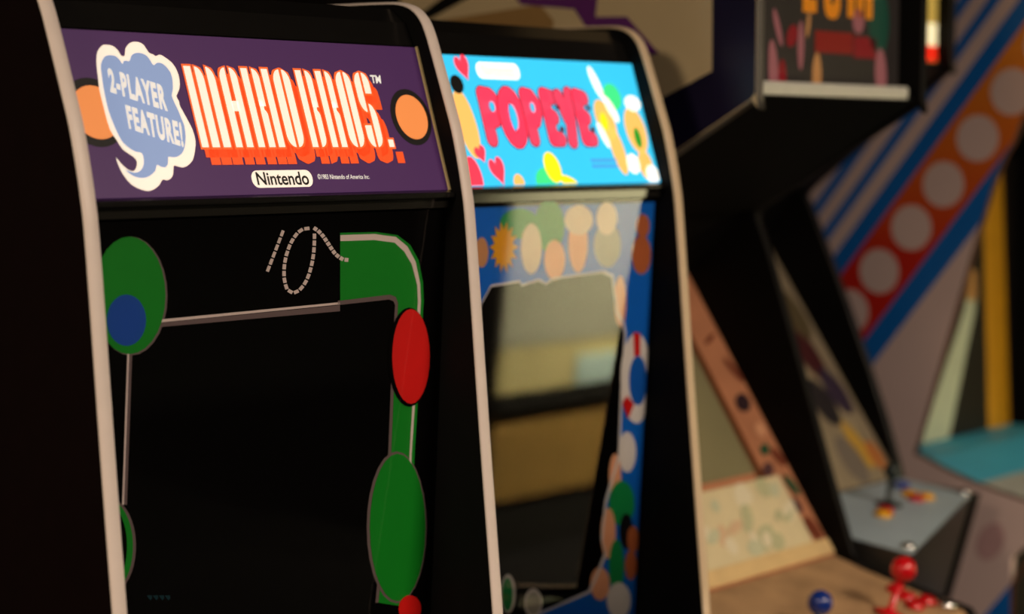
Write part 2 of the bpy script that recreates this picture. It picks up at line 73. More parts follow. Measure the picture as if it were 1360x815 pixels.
# ------------------------------------------------------------------ materials
MATS = {}
def mat(name, col, rough=.5, spec=.5, metal=0, emit=0, var=0.0, scale=40, coat=0, bump=0):
    if name in MATS: return MATS[name]
    m = bpy.data.materials.new(name); m.use_nodes = True; MATS[name] = m
    nt = m.node_tree; b = nt.nodes['Principled BSDF']
    b.inputs['Base Color'].default_value = (*col, 1)
    b.inputs['Roughness'].default_value = rough; b.inputs['Metallic'].default_value = metal
    b.inputs['Specular IOR Level'].default_value = spec
    b.inputs['Coat Weight'].default_value = coat
    tc = nt.nodes.new('ShaderNodeTexCoord'); nz = nt.nodes.new('ShaderNodeTexNoise')
    nz.inputs['Scale'].default_value = scale; nz.inputs['Detail'].default_value = 4
    nt.links.new(tc.outputs['Object'], nz.inputs['Vector'])
    if var > 0:
        mx = nt.nodes.new('ShaderNodeMix'); mx.data_type = 'RGBA'
        mx.inputs[6].default_value = tuple(max(0, c*(1-var)) for c in col)+(1,)
        mx.inputs[7].default_value = tuple(min(1, c*(1+var)) for c in col)+(1,)
        nt.links.new(nz.outputs['Fac'], mx.inputs[0]); nt.links.new(mx.outputs[2], b.inputs['Base Color'])
        if emit: nt.links.new(mx.outputs[2], b.inputs['Emission Color'])
    if bump > 0:
        bp = nt.nodes.new('ShaderNodeBump'); bp.inputs['Strength'].default_value = bump; bp.inputs['Distance'].default_value = .002
        nt.links.new(nz.outputs['Fac'], bp.inputs['Height']); nt.links.new(bp.outputs[0], b.inputs['Normal'])
    if emit:
        if var <= 0: b.inputs['Emission Color'].default_value = (*col, 1)
        b.inputs['Emission Strength'].default_value = emit
    return m
def srgb(r, g, b):
    f = lambda c: (c/255/12.92 if c/255 <= .04045 else ((c/255+.055)/1.055)**2.4)
    return (f(r), f(g), f(b))
def glass(name, ior, rough, tint=(1, 1, 1)):
    if name in MATS: return MATS[name]
    m = bpy.data.materials.new(name); m.use_nodes = True; MATS[name] = m
    nt = m.node_tree; nt.nodes.clear()
    out = nt.nodes.new('ShaderNodeOutputMaterial'); mx = nt.nodes.new('ShaderNodeMixShader')
    fr = nt.nodes.new('ShaderNodeFresnel'); fr.inputs[0].default_value = ior
    tr = nt.nodes.new('ShaderNodeBsdfTransparent'); tr.inputs[0].default_value = (*tint, 1)
    gl = nt.nodes.new('ShaderNodeBsdfGlossy'); gl.inputs['Roughness'].default_value = rough
    nt.links.new(fr.outputs[0], mx.inputs[0]); nt.links.new(tr.outputs[0], mx.inputs[1]); nt.links.new(gl.outputs[0], mx.inputs[2])
    nt.links.new(mx.outputs[0], out.inputs[0])
    return m

BLACK = mat('black_laminate', (.005, .0042, .004), .45, .3, var=.3, scale=60, bump=.05)
BLACK_IN = mat('black_painted_board', (.0022, .002, .002), .65, .12, var=.3)
MAROON = mat('dark_maroon_laminate', (.0045, .0014, .0012), .6, .1, var=.25, scale=30)
GLOSSBLK = mat('glossy_black_plate', (.006, .0055, .005), .22, .5, var=.2)
POLISHED = mat('polished_black_strip', (.012, .011, .009), .12, 1.0, var=.1)
BEZBLK = mat('black_printed_bezel', (.0012, .001, .001), .7, .02, var=.2)
MOLD_W = mat('off_white_edge_molding', (.76, .66, .60), .42, .4, var=.06, scale=25)
MOLD_T = mat('tan_edge_molding', (.70, .54, .35), .42, .4, var=.08, scale=25)
MOLD_G = mat('grey_edge_molding', (.13, .12, .10), .4, .4, var=.1)
MOLD_K = mat('black_edge_molding', (.006, .0055, .005), .4, .35, var=.1)
CHROME = mat('brushed_chrome', (.75, .75, .74), .22, .5, 1, var=.05)
SILVER = mat('brushed_silver_strip', (.66, .66, .6), .5, .5, .15, var=.1, scale=80)

# ------------------------------------------------------------------ mesh helpers
def new_obj(name, verts, faces, material, parent=None, smooth=False, bevel=0, keep=False):
    me = bpy.data.meshes.new(name); me.from_pydata([tuple(v) for v in verts], [], faces)
    bm = bmesh.new(); bm.from_mesh(me)
    if not keep: bmesh.ops.recalc_face_normals(bm, faces=bm.faces)
    if bevel:
        bmesh.ops.bevel(bm, geom=[e for e in bm.edges if e.is_manifold and e.calc_face_angle(0) > .5], offset=bevel, segments=2, affect='EDGES')
    bm.to_mesh(me); bm.free()
    if smooth:
        for p in me.polygons: p.use_smooth = True
    me.materials.append(material)
    o = bpy.data.objects.new(name, me); COL.objects.link(o)
    if parent: o.parent = parent
    return o
def box(name, x0, x1, y0, y1, z0, z1, material, parent=None, bevel=.002):
    v = [(x, y, z) for x in (x0, x1) for y in (y0, y1) for z in (z0, z1)]
    f = [(0, 1, 3, 2), (4, 6, 7, 5), (0, 4, 5, 1), (2, 3, 7, 6), (0, 2, 6, 4), (1, 5, 7, 3)]
    return new_obj(name, v, f, material, parent, bevel=bevel)
def prism_x(name, prof, x0, x1, material, parent=None, bevel=0):
    n = len(prof); v = [(x0, y, z) for y, z in prof]+[(x1, y, z) for y, z in prof]
    f = [tuple(range(n)), tuple(range(2*n-1, n-1, -1))]+[(i, (i+1) % n, n+(i+1) % n, n+i) for i in range(n)]
    return new_obj(name, v, f, material, parent, bevel=bevel)
def molding(name, path, x0, x1, material, parent=None, bulge=.0028, wrap=.0002):
    # rounded edge strip following a panel's front edge (path of y, z)
    xm, hw = (x0+x1)/2, (x1-x0)/2+wrap
    nseg = 8; sec = [(-math.cos(math.pi*i/nseg)*hw, math.sin(math.pi*i/nseg)*bulge) for i in range(nseg+1)]
    sec = [(-hw, -.001)]+sec+[(hw, -.001)]
    v = []; m = len(sec); n = len(path)
    for i, (y, z) in enumerate(path):
        a = path[max(0, i-1)]; b = path[min(n-1, i+1)]
        ty, tz = b[0]-a[0], b[1]-a[1]; l = math.hypot(ty, tz); ty /= l; tz /= l
        ny, nz = tz, -ty              # outward for a path running from the top back to the bottom front
        for sx, sb in sec: v.append((xm+sx, y+ny*sb, z+nz*sb))
    f = [(i*m+j, i*m+j+1, (i+1)*m+j+1, (i+1)*m+j) for i in range(n-1) for j in range(m-1)]
    return new_obj(name, v, f, material, parent, smooth=True)
def smooth_path(p, k=4):
    out = []
    for i in range(len(p)-1):
        p0 = p[max(0, i-1)]; p1 = p[i]; p2 = p[i+1]; p3 = p[min(len(p)-1, i+2)]
        for s in range(k):
            t = s/k
            out.append(tuple(.5*((2*b)+(-a+c)*t+(2*a-5*b+4*c-d)*t*t+(-a+3*b-3*c+d)*t**3) for a, b, c, d in zip(p0, p1, p2, p3)))
    out.append(tuple(p[-1])); return out
def empty(name, loc, label=None, cat=None, group=None, kind=None):
    o = bpy.data.objects.new(name, None); COL.objects.link(o); o.location = loc; o.empty_display_size = .1
    return tag(o, label, cat, group, kind)
def tag(o, label=None, cat=None, group=None, kind=None):
    if label: o['label'] = label
    if cat: o['category'] = cat
    if group: o['group'] = group
    if kind: o['kind'] = kind
    return o
def lathe(name, prof, material, parent=None, n=24, axis=None, loc=(0, 0, 0)):
    # prof: (r, h) along the axis
    v = []; f = []
    for r, h in prof:
        for k in range(n): v.append(Vector((r*math.cos(2*math.pi*k/n), r*math.sin(2*math.pi*k/n), h)))
    for i in range(len(prof)-1):
        for k in range(n): f.append((i*n+k, i*n+(k+1) % n, (i+1)*n+(k+1) % n, (i+1)*n+k))
    f.append(tuple(range(n))); f.append(tuple(range((len(prof)-1)*n, len(prof)*n)))
    if axis is not None:
        R = Vector((0, 0, 1)).rotation_difference(Vector(axis).normalized()).to_matrix(); v = [R @ p for p in v]
    v = [p+Vector(loc) for p in v]
    return new_obj(name, v, f, material, parent, smooth=True)
class Plane:
    # flat print is laid out on a plane: origin, two unit axes, outward normal
    def __init__(s, o, u, v):
        s.o = Vector(o); s.u = Vector(u).normalized(); s.v = Vector(v).normalized(); s.n = s.u.cross(s.v).normalized()
    def __call__(s, a, b, off=0): return s.o+s.u*a+s.v*b+s.n*off
def decal(name, pts, pl, off, material, parent, unit=.001):
    return new_obj(name, [pl(a*unit, b*unit, off) for a, b in pts], [tuple(range(len(pts)))], material, parent)
def multi(name, polys, pl, off, material, parent, unit=.001):
    v = []; f = []
    for p in polys:
        f.append(tuple(range(len(v), len(v)+len(p)))); v += [pl(a*unit, b*unit, off) for a, b in p]
    return new_obj(name, v, f, material, parent)
def ellipse(cx, cy, rx, ry, n=32, rot=0):
    c, s = math.cos(rot), math.sin(rot)
    return [(cx+rx*math.cos(t)*c-ry*math.sin(t)*s, cy+rx*math.cos(t)*s+ry*math.sin(t)*c) for t in [2*math.pi*k/n for k in range(n)]]
def pill(x0, x1, y0, y1, r, n=8):
    out = []
    for cx, cy, a0 in ((x1-r, y1-r, 0), (x0+r, y1-r, .5), (x0+r, y0+r, 1), (x1-r, y0+r, 1.5)):
        out += [(cx+r*math.cos(math.pi*(a0+.5*k/n)), cy+r*math.sin(math.pi*(a0+.5*k/n))) for k in range(n+1)]
    return out
def heart(cx, cy, w, h, rot=0):
    out = []
    for k in range(36):
        t = 2*math.pi*k/36; x = 16*math.sin(t)**3/32*w; y = (13*math.cos(t)-5*math.cos(2*t)-2*math.cos(3*t)-math.cos(4*t)+2.5)/29*h
        out.append((cx+x*math.cos(rot)-y*math.sin(rot), cy+x*math.sin(rot)+y*math.cos(rot)))
    return out
def text_geo(s, bold=0.0, space=1.0):
    cu = bpy.data.curves.new('text', 'FONT'); cu.body = s; cu.space_character = space; cu.offset = bold; cu.resolution_u = 5
    o = bpy.data.objects.new('text', cu); COL.objects.link(o)
    dg = bpy.context.evaluated_depsgraph_get(); me = bpy.data.meshes.new_from_object(o.evaluated_get(dg))
    v = [(p.co.x, p.co.y) for p in me.vertices]; f = [tuple(p.vertices) for p in me.polygons]
    bpy.data.objects.remove(o); bpy.data.curves.remove(cu); bpy.data.meshes.remove(me)
    return v, f
def lettering(name, s, quad, pl, off, material, parent, bold=0.0, unit=.001, space=1.0):
    # quad: lower-left, lower-right, upper-right, upper-left of the line of writing
    v, f = text_geo(s, bold, space)
    x0 = min(p[0] for p in v); x1 = max(p[0] for p in v); y0 = min(p[1] for p in v); y1 = max(p[1] for p in v)
    q = [Vector(p) for p in quad]; out = []
    for x, y in v:
        a = (x-x0)/(x1-x0); b = (y-y0)/(y1-y0)
        p = (q[0]*(1-a)+q[1]*a)*(1-b)+(q[3]*(1-a)+q[2]*a)*b
        out.append(pl(p.x*unit, p.y*unit, off))
    return new_obj(name, out, f, material, parent)
def rect(x0, x1, y0, y1): return [(x0, y0), (x1, y0), (x1, y1), (x0, y1)]

# ------------------------------------------------------------------ the room
FLOOR_M = mat('dark_speckled_carpet', (.010, .009, .008), .9, .1, var=.6, scale=120, bump=.4)
WALL_M = mat('dark_painted_wall', (.03, .022, .018), .8, .2, var=.15, scale=12)
WALL_L = mat('dim_olive_wall', (.016, .015, .011), .8, .2, var=.15, scale=10)
CEIL_M = mat('black_ceiling', (.02, .018, .016), .9, .2, var=.1)
X0, X1, Y0, Y1, ZC = -3.4, 6.4, -4.6, 1.5, 2.8
tag(box('floor', X0, X1, Y0, Y1, -.06, 0, FLOOR_M, bevel=0), kind='structure')
tag(box('ceiling', X0, X1, Y0, Y1, ZC, ZC+.06, CEIL_M, bevel=0), kind='structure')
tag(box('wall_back', X0, X1, Y1, Y1+.08, 0, ZC, WALL_M, bevel=0), kind='structure')
tag(box('wall_front', X0, X1, Y0-.08, Y0, 0, ZC, WALL_L, bevel=0), kind='structure')
tag(box('wall_left', X0-.08, X0, Y0, Y1, 0, ZC, WALL_M, bevel=0), kind='structure')
tag(box('wall_right', X1, X1+.08, Y0, Y1, 0, ZC, WALL_M, bevel=0), kind='structure')
LAMP = mat('lit_diffuser', (1, .86, .68), .6, .3, emit=1.6)
where = ['in front of the purple cabinet', 'in front of the blue cabinet', 'added near the left wall to light the cream side']
for (px, py), wh in zip(PANELS, where):
    r = empty('ceiling_light', (px, py, ZC), 'warm recessed ceiling light panel %s' % wh, 'light', 'ceiling light panels')
    for nm, a in (('frame', (-.62, .62, -.32, -.285)), ('frame', (-.62, .62, .285, .32)), ('frame', (-.62, -.585, -.285, .285)), ('frame', (.585, .62, -.285, .285))):
        box(nm, *a, -.06, 0, MOLD_G, r, 0)
    box('diffuser', -.585, .585, -.285, .285, -.03, -.008, LAMP, r, 0)

# unseen counter added across the aisle to make the reflection in the blue cabinet's glass
ct = empty('reflection_counter', (4.2, -2.0, 0), 'unseen wooden counter added across the aisle for its reflection', 'counter')
OLIVE = mat('pale_olive_reflection_panel', srgb(196, 196, 170), .7, .3, var=.12, scale=2)
YELL = mat('yellow_reflection_panel', srgb(225, 212, 150), .7, .3, var=.15, scale=3)
WOODB = mat('honey_wood_reflection_panel', srgb(176, 138, 72), .6, .3, var=.3, scale=5)
DARKB = mat('dark_reflection_counter_rail', (.02, .018, .014), .6, .3, var=.2)
CYANP = mat('pale_mint_patch', srgb(205, 232, 222), .6, .3, var=.05)
box('body', -.82, 1.6, -.6, -.03, .0, 1.28, DARKB, ct)
for k in range(4): box('reflection_upper_panel', -.80+.6*k, -.802+.6*(k+1), -.03, -.005, .68, 1.26, OLIVE, ct)
for k in range(4): box('reflection_middle_panel', -.80+.6*k, -.802+.6*(k+1), -.03, -.006, .53, .675, YELL, ct)
box('rail', -.82, 1.6, -.03, .012, .475, .525, DARKB, ct)
for k in range(4): box('reflection_lower_panel', -.80+.6*k, -.804+.6*(k+1), -.03, -.008, .18, .47, WOODB, ct)
box('plinth', -.80, 1.58, -.05, -.02, .0, .17, DARKB, ct)
box('worktop', -.85, 1.63, -.63, .03, 1.28, 1.32, DARKB, ct)
box('mint_patch_board', -.42, .15, -.005, .006, .535, .63, CYANP, ct)  # board added for the mint patch in the reflection
for k, sx in enumerate((3.55, 4.3, 5.05)):  # unseen housings for the added counter spots
    t = empty('added_spotlight', (sx, -1.0, ZC), ['left', 'middle', 'right'][k]+' black spotlight added above the counter to light its reflection', 'spotlight', 'spotlights added above the counter')
    lathe('lamp_head', [(.03, .0), (.05, .02), (.055, .13), (.05, .135)], MOLD_K, t, 16, (0, -.45, -.9), (0, 0, -.08))
    lathe('stem', [(.012, -.09), (.012, 0)], MOLD_K, t, 10)

# ------------------------------------------------------------------ two matching upright cabinets
PROFILE = [(.30, 1.737), (.20, 1.737), (.12, 1.736), (.088, 1.734), (.066, 1.727), (.050, 1.713), (.040, 1.695), (.031, 1.672), (.020, 1.642), (.006, 1.603), (-.006, 1.568), (-.017, 1.523), (-.0235, 1.49), (-.028, 1.46), (-.0365, 1.37), (-.052, 1.19), (-.070, 1.00), (-.088, .81)]
LOWER = [(-.235, .775), (-.250, .755), (-.250, .70), (-.10, .635), (-.055, .12), (-.02, .10), (-.02, 0)]
W, TH = .58, .019
TILT = math.radians(17.307)
MQ = Plane((0, 0, 1.4916), (1, 0, 0), (0, math.sin(TILT), math.cos(TILT)))
BZ_S = .055
BL = math.sqrt(1+BZ_S**2)
class Bezel(Plane):
    # printed bezel: addressed by x and height z
    def __init__(s): s.n = Vector((0, -1, -BZ_S)).normalized()
    def __call__(s, x, z, off=0): return Vector((x, .008+BZ_S*(1.465-z), z))+s.n*off
BZ = Bezel()
def upright(loc, label, mold, outer, ior, xl=0.0):
    root = empty('arcade_cabinet', loc, label, 'arcade cabinet')
    path = smooth_path(PROFILE, 3)
    poly = [(.66, 1.737)]+path+LOWER+[(.66, 0)]
    for x0 in (xl-TH, W):
        p = prism_x('side_panel', poly, x0, x0+TH, outer if x0 < 0 else BLACK_IN, root)
        molding('edge_molding', path+[(-.16, .792), (-.235, .775), (-.252, .755), (-.252, .70)], x0, x0+TH, mold, p)
    prism_x('top_panel', [(.12, 1.730), (.66, 1.730), (.66, 1.712), (.12, 1.712)], xl, W, GLOSSBLK, root, .002)
    prism_x('marquee_header', [(.060, 1.679), (.0585, 1.6775), (.072, 1.676), (.13, 1.711), (.13, 1.728), (.098, 1.728), (.074, 1.709)], .001+xl, W-.001, GLOSSBLK, root, .001)
    prism_x('marquee_sill', [(-.003, 1.491), (-.0125, 1.4885), (-.0125, 1.482), (-.006, 1.4815), (.02, 1.4815), (.02, 1.491)], .001+xl, W-.001, GLOSSBLK, root, .001)
    prism_x('speaker_strip', [(-.0005, 1.4805), (.0006, 1.4685), (.012, 1.4685), (.012, 1.4805)], .001+xl, W-.001, POLISHED, root)
    prism_x('back_panel', [(.62, .05), (.64, .05), (.64, 1.70), (.62, 1.70)], xl, W, BLACK_IN, root)
    # bezel sheet and screen recess
    a, b = 1.467, .775
    sheet = new_obj('bezel_sheet', [BZ(.001+xl, b), BZ(W-.001, b), BZ(W-.001, a), BZ(.001+xl, a), BZ(.001+xl, b, -.01), BZ(W-.001, b, -.01), BZ(W-.001, a, -.01), BZ(.001+xl, a, -.01)],
                    [(0, 1, 2, 3), (4, 7, 6, 5), (0, 4, 5, 1), (2, 6, 7, 3), (0, 3, 7, 4), (1, 5, 6, 2)], BEZBLK, root)
    g = glass('bezel_glass_%s' % ior, ior, .0)
    new_obj('front_glass', [BZ(.001+xl, b, .004), BZ(W-.001, b, .004), BZ(W-.001, a, .004), BZ(.001+xl, a, .004)], [(0, 1, 2, 3)], g, root, keep=True)
    # control panel, lower front, coin door below the picture
    cp = prism_x('control_panel', [(.05, .79), (-.085, .80), (-.232, .768), (-.244, .755), (-.244, .70), (-.10, .64), (.05, .64)], .001+xl, W-.001, GLOSSBLK, root, .002)
    prism_x('front_panel', [(-.09, .634), (-.05, .12), (-.015, .12), (-.055, .634)], .001+xl, W-.001, BLACK, root)
    box('kick_plate', .001+xl, W-.001, -.015, .01, 0, .12, BLACK_IN, root)
    box('coin_door', W/2-.14, W/2+.14, -.088, -.06, .22, .50, GLOSSBLK, root, .004)
    d = Vector((0, -.21, .98)).normalized()
    for jx in (.14, .40):
        c = Vector((jx, -.16, .786))
        lathe('joystick', [(.025, -.002), (.025, .002), (.006, .004), (.006, .02), (.012, .022), (.0175, .035), (.012, .048), (.001, .0525)], mat('red_ball_grip', srgb(190, 20, 25), .3), cp, 18, d, c)
        lathe('button', [(.015, -.002), (.015, .005), (.011, .006), (.010, .009), (.001, .0095)], mat('orange_button', srgb(220, 110, 20), .35), cp, 18, d, c+Vector((.08, 0, .001)))
    return root, sheet

# ================= purple cabinet (near)
root1, bez1 = upright((0, 0, 0), 'black arcade cabinet with purple marquee, nearest the viewer', MOLD_W, MAROON, 1.42, -.012)
def lit(name, rgb, e): return mat(name, srgb(*rgb), .45, .35, emit=e)
E1 = .42
P_PURPLE = lit('purple_sign_film', (72, 37, 90), E1*.7)
P_CREAM = lit('cream_sign_film', (250, 238, 222), E1*1.35)
P_ORANGE = lit('orange_sign_film', (246, 104, 40), E1*1.15)
P_RED = lit('dark_orange_sign_film', (240, 84, 28), E1*1.1)
P_BLUE = lit('pale_blue_sign_film', (136, 160, 205), E1*1.2)
P_SKIN = lit('light_orange_sign_film', (248, 150, 80), E1)
P_INK = mat('black_sign_ink', (.006, .005, .005), .5, .3, var=.1)
MH = .1938
mq = new_obj('marquee', [MQ(-.012, 0), MQ(W, 0), MQ(W, MH), MQ(-.012, MH), MQ(-.012, 0, -.004), MQ(W, 0, -.004), MQ(W, MH, -.004), MQ(-.012, MH, -.004)],
             [(0, 1, 2, 3), (4, 7, 6, 5), (0, 4, 5, 1), (2, 6, 7, 3), (0, 3, 7, 4), (1, 5, 6, 2)], P_PURPLE, root1)
mq['label'] = 'dimly lit purple marquee with red and white title'
strip = [MQ(.5775, -.001, .001), MQ(.5805, -.001, .001), MQ(.5805, MH, .001), MQ(.5775, MH, .001)]
new_obj('marquee_clip', strip+[p+MQ.n*.003 for p in strip], [(0, 1, 2, 3), (4, 7, 6, 5), (0, 4, 5, 1), (2, 6, 7, 3), (0, 3, 7, 4), (1, 5, 6, 2)],
        mat('cream_plastic_clip', srgb(215, 195, 140), .5), root1)
L1, L2, L3, L4, L5 = .0003, .0006, .0009, .0012, .0015
# plain dots where the sign carries drawn figures
decal('print_dot', ellipse(30, 98, 42, 40), MQ, L1, P_INK, mq); decal('print_dot', ellipse(32, 98, 33, 31), MQ, L2, P_SKIN, mq)
decal('print_dot', ellipse(540, 98, 37, 38), MQ, L1, P_INK, mq); decal('print_dot', ellipse(541, 98, 29, 30), MQ, L2, P_SKIN, mq)
CLOUD = smooth_path([(46,150),(48,160),(52,169),(60,176),(67,177),(75,176),(81,171),(84,165),(89,165),(92,173),(98,179),(105,182),(113,182),(120,179),(125,170),(131,168),(134,166),(140,168),(146,166),(156,159),(161,150),(162,139),(159,128),(152,119),(154,113),(154,107),(157,100),(161,90),(165,79),(166,66),(162,54),(155,42),(144,35),(136,34),(128,36),(125,35),(122,26),(117,21),(111,19),(105,20),(99,14),(90,9),(81,7),(71,9),(59,15),(51,26),(47,37),(46,46),(51,39),(59,32),(66,30),(71,34),(74,41),(70,47),(58,55),(52,66),(46,78),(44,97),(43,124)], 2)
INNER = smooth_path([(51,148),(53,155),(60,163),(68,165),(76,164),(81,159),(83,155),(86,159),(91,159),(94,159),(99,166),(106,169),(114,169),(121,166),(125,160),(128,155),(133,158),(140,158),(146,154),(151,146),(151,136),(148,125),(145,119),(147,110),(150,101),(152,92),(154,83),(152,69),(147,57),(141,50),(132,46),(124,46),(120,46),(118,39),(113,34),(106,35),(101,37),(97,30),(87,24),(78,22),(68,23),(60,27),(55,32),(63,29),(72,29),(80,34),(84,43),(83,51),(76,52),(68,56),(60,63),(56,71),(52,85),(49,102),(49,128)], 2)
bub = decal('speech_bubble', CLOUD, MQ, L3, P_CREAM, mq)
decal('bubble_fill', INNER, MQ, L4, P_BLUE, mq)
P_TXT = lit('white_sign_lettering', (240, 238, 232), E1*1.1)
lettering('lettering', '2-PLAYER', [(57.5, 121.5), (134, 100), (136.5, 131), (59.7, 150)], MQ, L5, P_TXT, mq, .042, space=1.16)
lettering('lettering', 'FEATURE!', [(72.5, 79), (146, 57), (149.5, 87), (74, 107.5)], MQ, L5, P_TXT, mq, .042, space=1.16)
# tall striped title letters: each letter is two or three stems
def stem(x0, x1, y0, y1, tl=0, tr=0, br=0, bl=0, n=7):
    w = x1-x0; out = []
    def arc(cx, cy, rx, ry, a0): return [(cx+rx*math.cos(a0+math.pi/2*k/n), cy+ry*math.sin(a0+math.pi/2*k/n)) for k in range(n+1)]
    out += arc(x1-w, y1-tr, w, tr, 0) if tr else [(x1, y1)]
    out += arc(x0+w, y1-tl, w, tl, math.pi/2) if tl else [(x0, y1)]
    out += arc(x0+w, y0+bl, w, bl, math.pi) if bl else [(x0, y0)]
    out += arc(x1-w, y0+br, w, br, 1.5*math.pi) if br else [(x1, y0)]
    return out
SW = .60
def notch(x0, y0=0, br=0):      # right stem of R and B, pinched at the waist
    return [stem(x0, x0+SW, .52, 1, tr=.13), [(x0, .60), (x0, .50), (x0+.36, .47), (x0+.42, .53), (x0+.36, .60)], stem(x0, x0+SW, y0, .50, tr=.10, br=br)]
S1 = 1+SW
def glyph(c):
    if c == 'M': return [stem(0, SW, 0, 1), stem(.93, S1, 0, 1, tr=.17), stem(1.93, 2+SW, 0, 1, tr=.17)], 3
    if c == 'A': return [stem(0, SW, 0, 1, tl=.14), stem(1, S1, 0, 1, tr=.14), rect(.5, 1.2, .45, .58)], 2
    if c == 'R': return [stem(0, SW, 0, 1)]+notch(1.0), 2
    if c == 'I': return [stem(0, SW, 0, 1)], 1
    if c == 'O': return [stem(0, SW+.1, 0, 1, tl=.16, bl=.16), stem(.95, S1, 0, 1, tr=.16, br=.16)], 2
    if c == 'B': return [stem(0, SW, 0, 1)]+notch(1.0, 0, .13), 2
    if c == 'S': return [stem(0, SW+.08, .47, 1, tl=.16, bl=.2), stem(.93, S1, .72, 1, tr=.16), stem(.95, S1, 0, .58, tr=.22, br=.16), stem(0, SW+.08, 0, .29, bl=.16)], 2
    if c == '.': return [rect(0, .55, 0, .10)], 1
PITCH = 17.15
def convex_hull(pts):
    pts = sorted(set((round(a, 4), round(b, 4)) for a, b in pts))
    def half(it):
        h = []
        for p in it:
            while len(h) >= 2 and (h[-1][0]-h[-2][0])*(p[1]-h[-2][1])-(h[-1][1]-h[-2][1])*(p[0]-h[-2][0]) <= 0: h.pop()
            h.append(p)
        return h
    a = half(pts); b = half(reversed(pts)); return a[:-1]+b[:-1]
shadow = []; outline = []
LETTERS = [('M', 173.6), ('A', 226.0), ('R', 261.6), ('I', 294.5), ('O', 311.5), ('B', 350.6), ('R', 384.6), ('O', 417.6), ('S', 450.6), ('.', 486.0)]
V0, V1 = 57.5, 155.5
for ch, ux in LETTERS:
    polys, n = glyph(ch)
    pitch = PITCH if ux < 340 else 16.3
    pp = []
    for p in polys:
        q = [(ux+a*pitch-2.2*b, V0+(V1-V0)*b) for a, b in p]
        pp.append(q)
        cx = sum(a for a, b in q)/len(q); cy = sum(b for a, b in q)/len(q)
        big = [(a+(2.3 if a > cx else -2.3), b+(2.6 if b > cy else -2.6)) for a, b in q]
        outline.append(convex_hull(big))
        shadow.append(convex_hull([(a+11.5, b-18.5) for a, b in big])); shadow.append(convex_hull([(a+5.5, b-9.5) for a, b in big if True]) if cy > 75 else convex_hull(big))
    multi('letter', pp, MQ, L5, P_CREAM, mq)
multi('title_shadow', shadow, MQ, L3, P_RED, mq)
multi('title_outline', outline, MQ, L4, P_ORANGE, mq)
lettering('lettering', 'TM', [(480, 142), (497.5, 142), (499, 153), (480, 153)], MQ, L4, P_TXT, mq, .03)
decal('logo_plate', pill(239.5, 338.5, 7.8, 29, 10), MQ, L3, P_CREAM, mq)
lettering('lettering', 'Nintendo', [(247, 11), (331.5, 10), (331.5, 27), (247, 27)], MQ, L4, P_INK, mq, .02)
lettering('lettering', '©1983 Nintendo of America Inc.', [(347.5, 17), (437, 16.3), (437.5, 22), (348, 23.6)], MQ, L3, P_TXT, mq, .01)

# bezel print
INK_W = mat('grey_white_bezel_ink', srgb(214, 196, 190), .5, .3, var=.05)
INK_SH = mat('taupe_bezel_ink', srgb(104, 88, 88), .5, .3, var=.05)
INK_G = mat('green_bezel_ink', srgb(8, 128, 28), .5, .3, var=.05)
INK_R = mat('red_bezel_ink', srgb(205, 22, 18), .5, .3, var=.05)
INK_B = mat('blue_bezel_ink', srgb(18, 72, 160), .5, .3, var=.05)
for nm, key, m, of in (('border_line', BEZ_LINE_TOP, INK_W, .0006), ('border_line', BEZ_LINE_TOP_SHADE, INK_SH, .0004), ('border_line', BEZ_LINE_LEFT, INK_W, .0006), ('border_line', BEZ_LINE_LEFT_SHADE, INK_SH, .0004),
                   ('print_band', BAND, INK_G, .0008), ('border_line', BAND_EDGE, INK_SH, .0006), ('band_stripe', BAND_LIGHT, INK_W, .0010),
                   ('print_dot', GREEN_LOZ_EDGE, INK_SH, .0009), ('print_dot', GREEN_LOZ, INK_G, .0012), ('print_dot', RED_OVAL_EDGE, BEZBLK, .0012), ('print_dot', RED_OVAL, INK_R, .0015), ('print_dot', RED_DOT, INK_R, .0015),
                   ('print_dot', BLUE_DISC, INK_B, .0010), ('print_dot', DISC_EDGE, INK_SH, .0005), ('print_dot', GREEN_DISC2, INK_G, .0008), ('print_arc', ARC, INK_SH, .0006), ('print_arc', ARC_GREEN, INK_G, .0006)):
    decal(nm, key, BZ, of, m, bez1)
for d in MARKS: decal('screen_mark', d, BZ, .0006, mat('dim_teal_screen_glow', srgb(14, 30, 32), .6, .0, emit=.5), bez1)
for d in DASHES: decal('print_dash', d, BZ, .0010 if d[0][0] < 389 else .0012, INK_W, bez1)

# ================= blue cabinet (second)
root2, bez2 = upright((.6203, .1104, 0), 'black arcade cabinet with bright blue marquee, second in the row', MOLD_T, BLACK, 1.75)
E2 = .95
B_CYAN = lit('bright_cyan_sign_film', (52, 196, 244), E2*.85)
B_WHITE = lit('bright_white_sign_film', (255, 252, 240), E2)
B_PINK = lit('pink_red_sign_film', (232, 66, 98), E2*.85)
B_DKRED = lit('maroon_sign_film', (96, 6, 34), E2*.4)
B_RED = lit('red_sign_film', (245, 55, 80), E2)
B_TAN = lit('tan_sign_film', (244, 186, 98), E2*.9)
B_YEL = lit('yellow_sign_film', (255, 220, 20), E2)
B_GRN = lit('green_sign_film', (60, 215, 130), E2)
B_GRN2 = lit('deep_green_sign_film', (40, 150, 40), E2*.8)
B_BLU = lit('mid_blue_sign_film', (70, 165, 225), E2*.8)
mq2 = new_obj('marquee', [MQ(0, 0), MQ(W, 0), MQ(W, MH), MQ(0, MH), MQ(0, 0, -.004), MQ(W, 0, -.004), MQ(W, MH, -.004), MQ(0, MH, -.004)],
              [(0, 1, 2, 3), (4, 7, 6, 5), (0, 4, 5, 1), (2, 6, 7, 3), (0, 3, 7, 4), (1, 5, 6, 2)], B_CYAN, root2)
mq2['label'] = 'brightly lit blue marquee with pink bubble lettering'
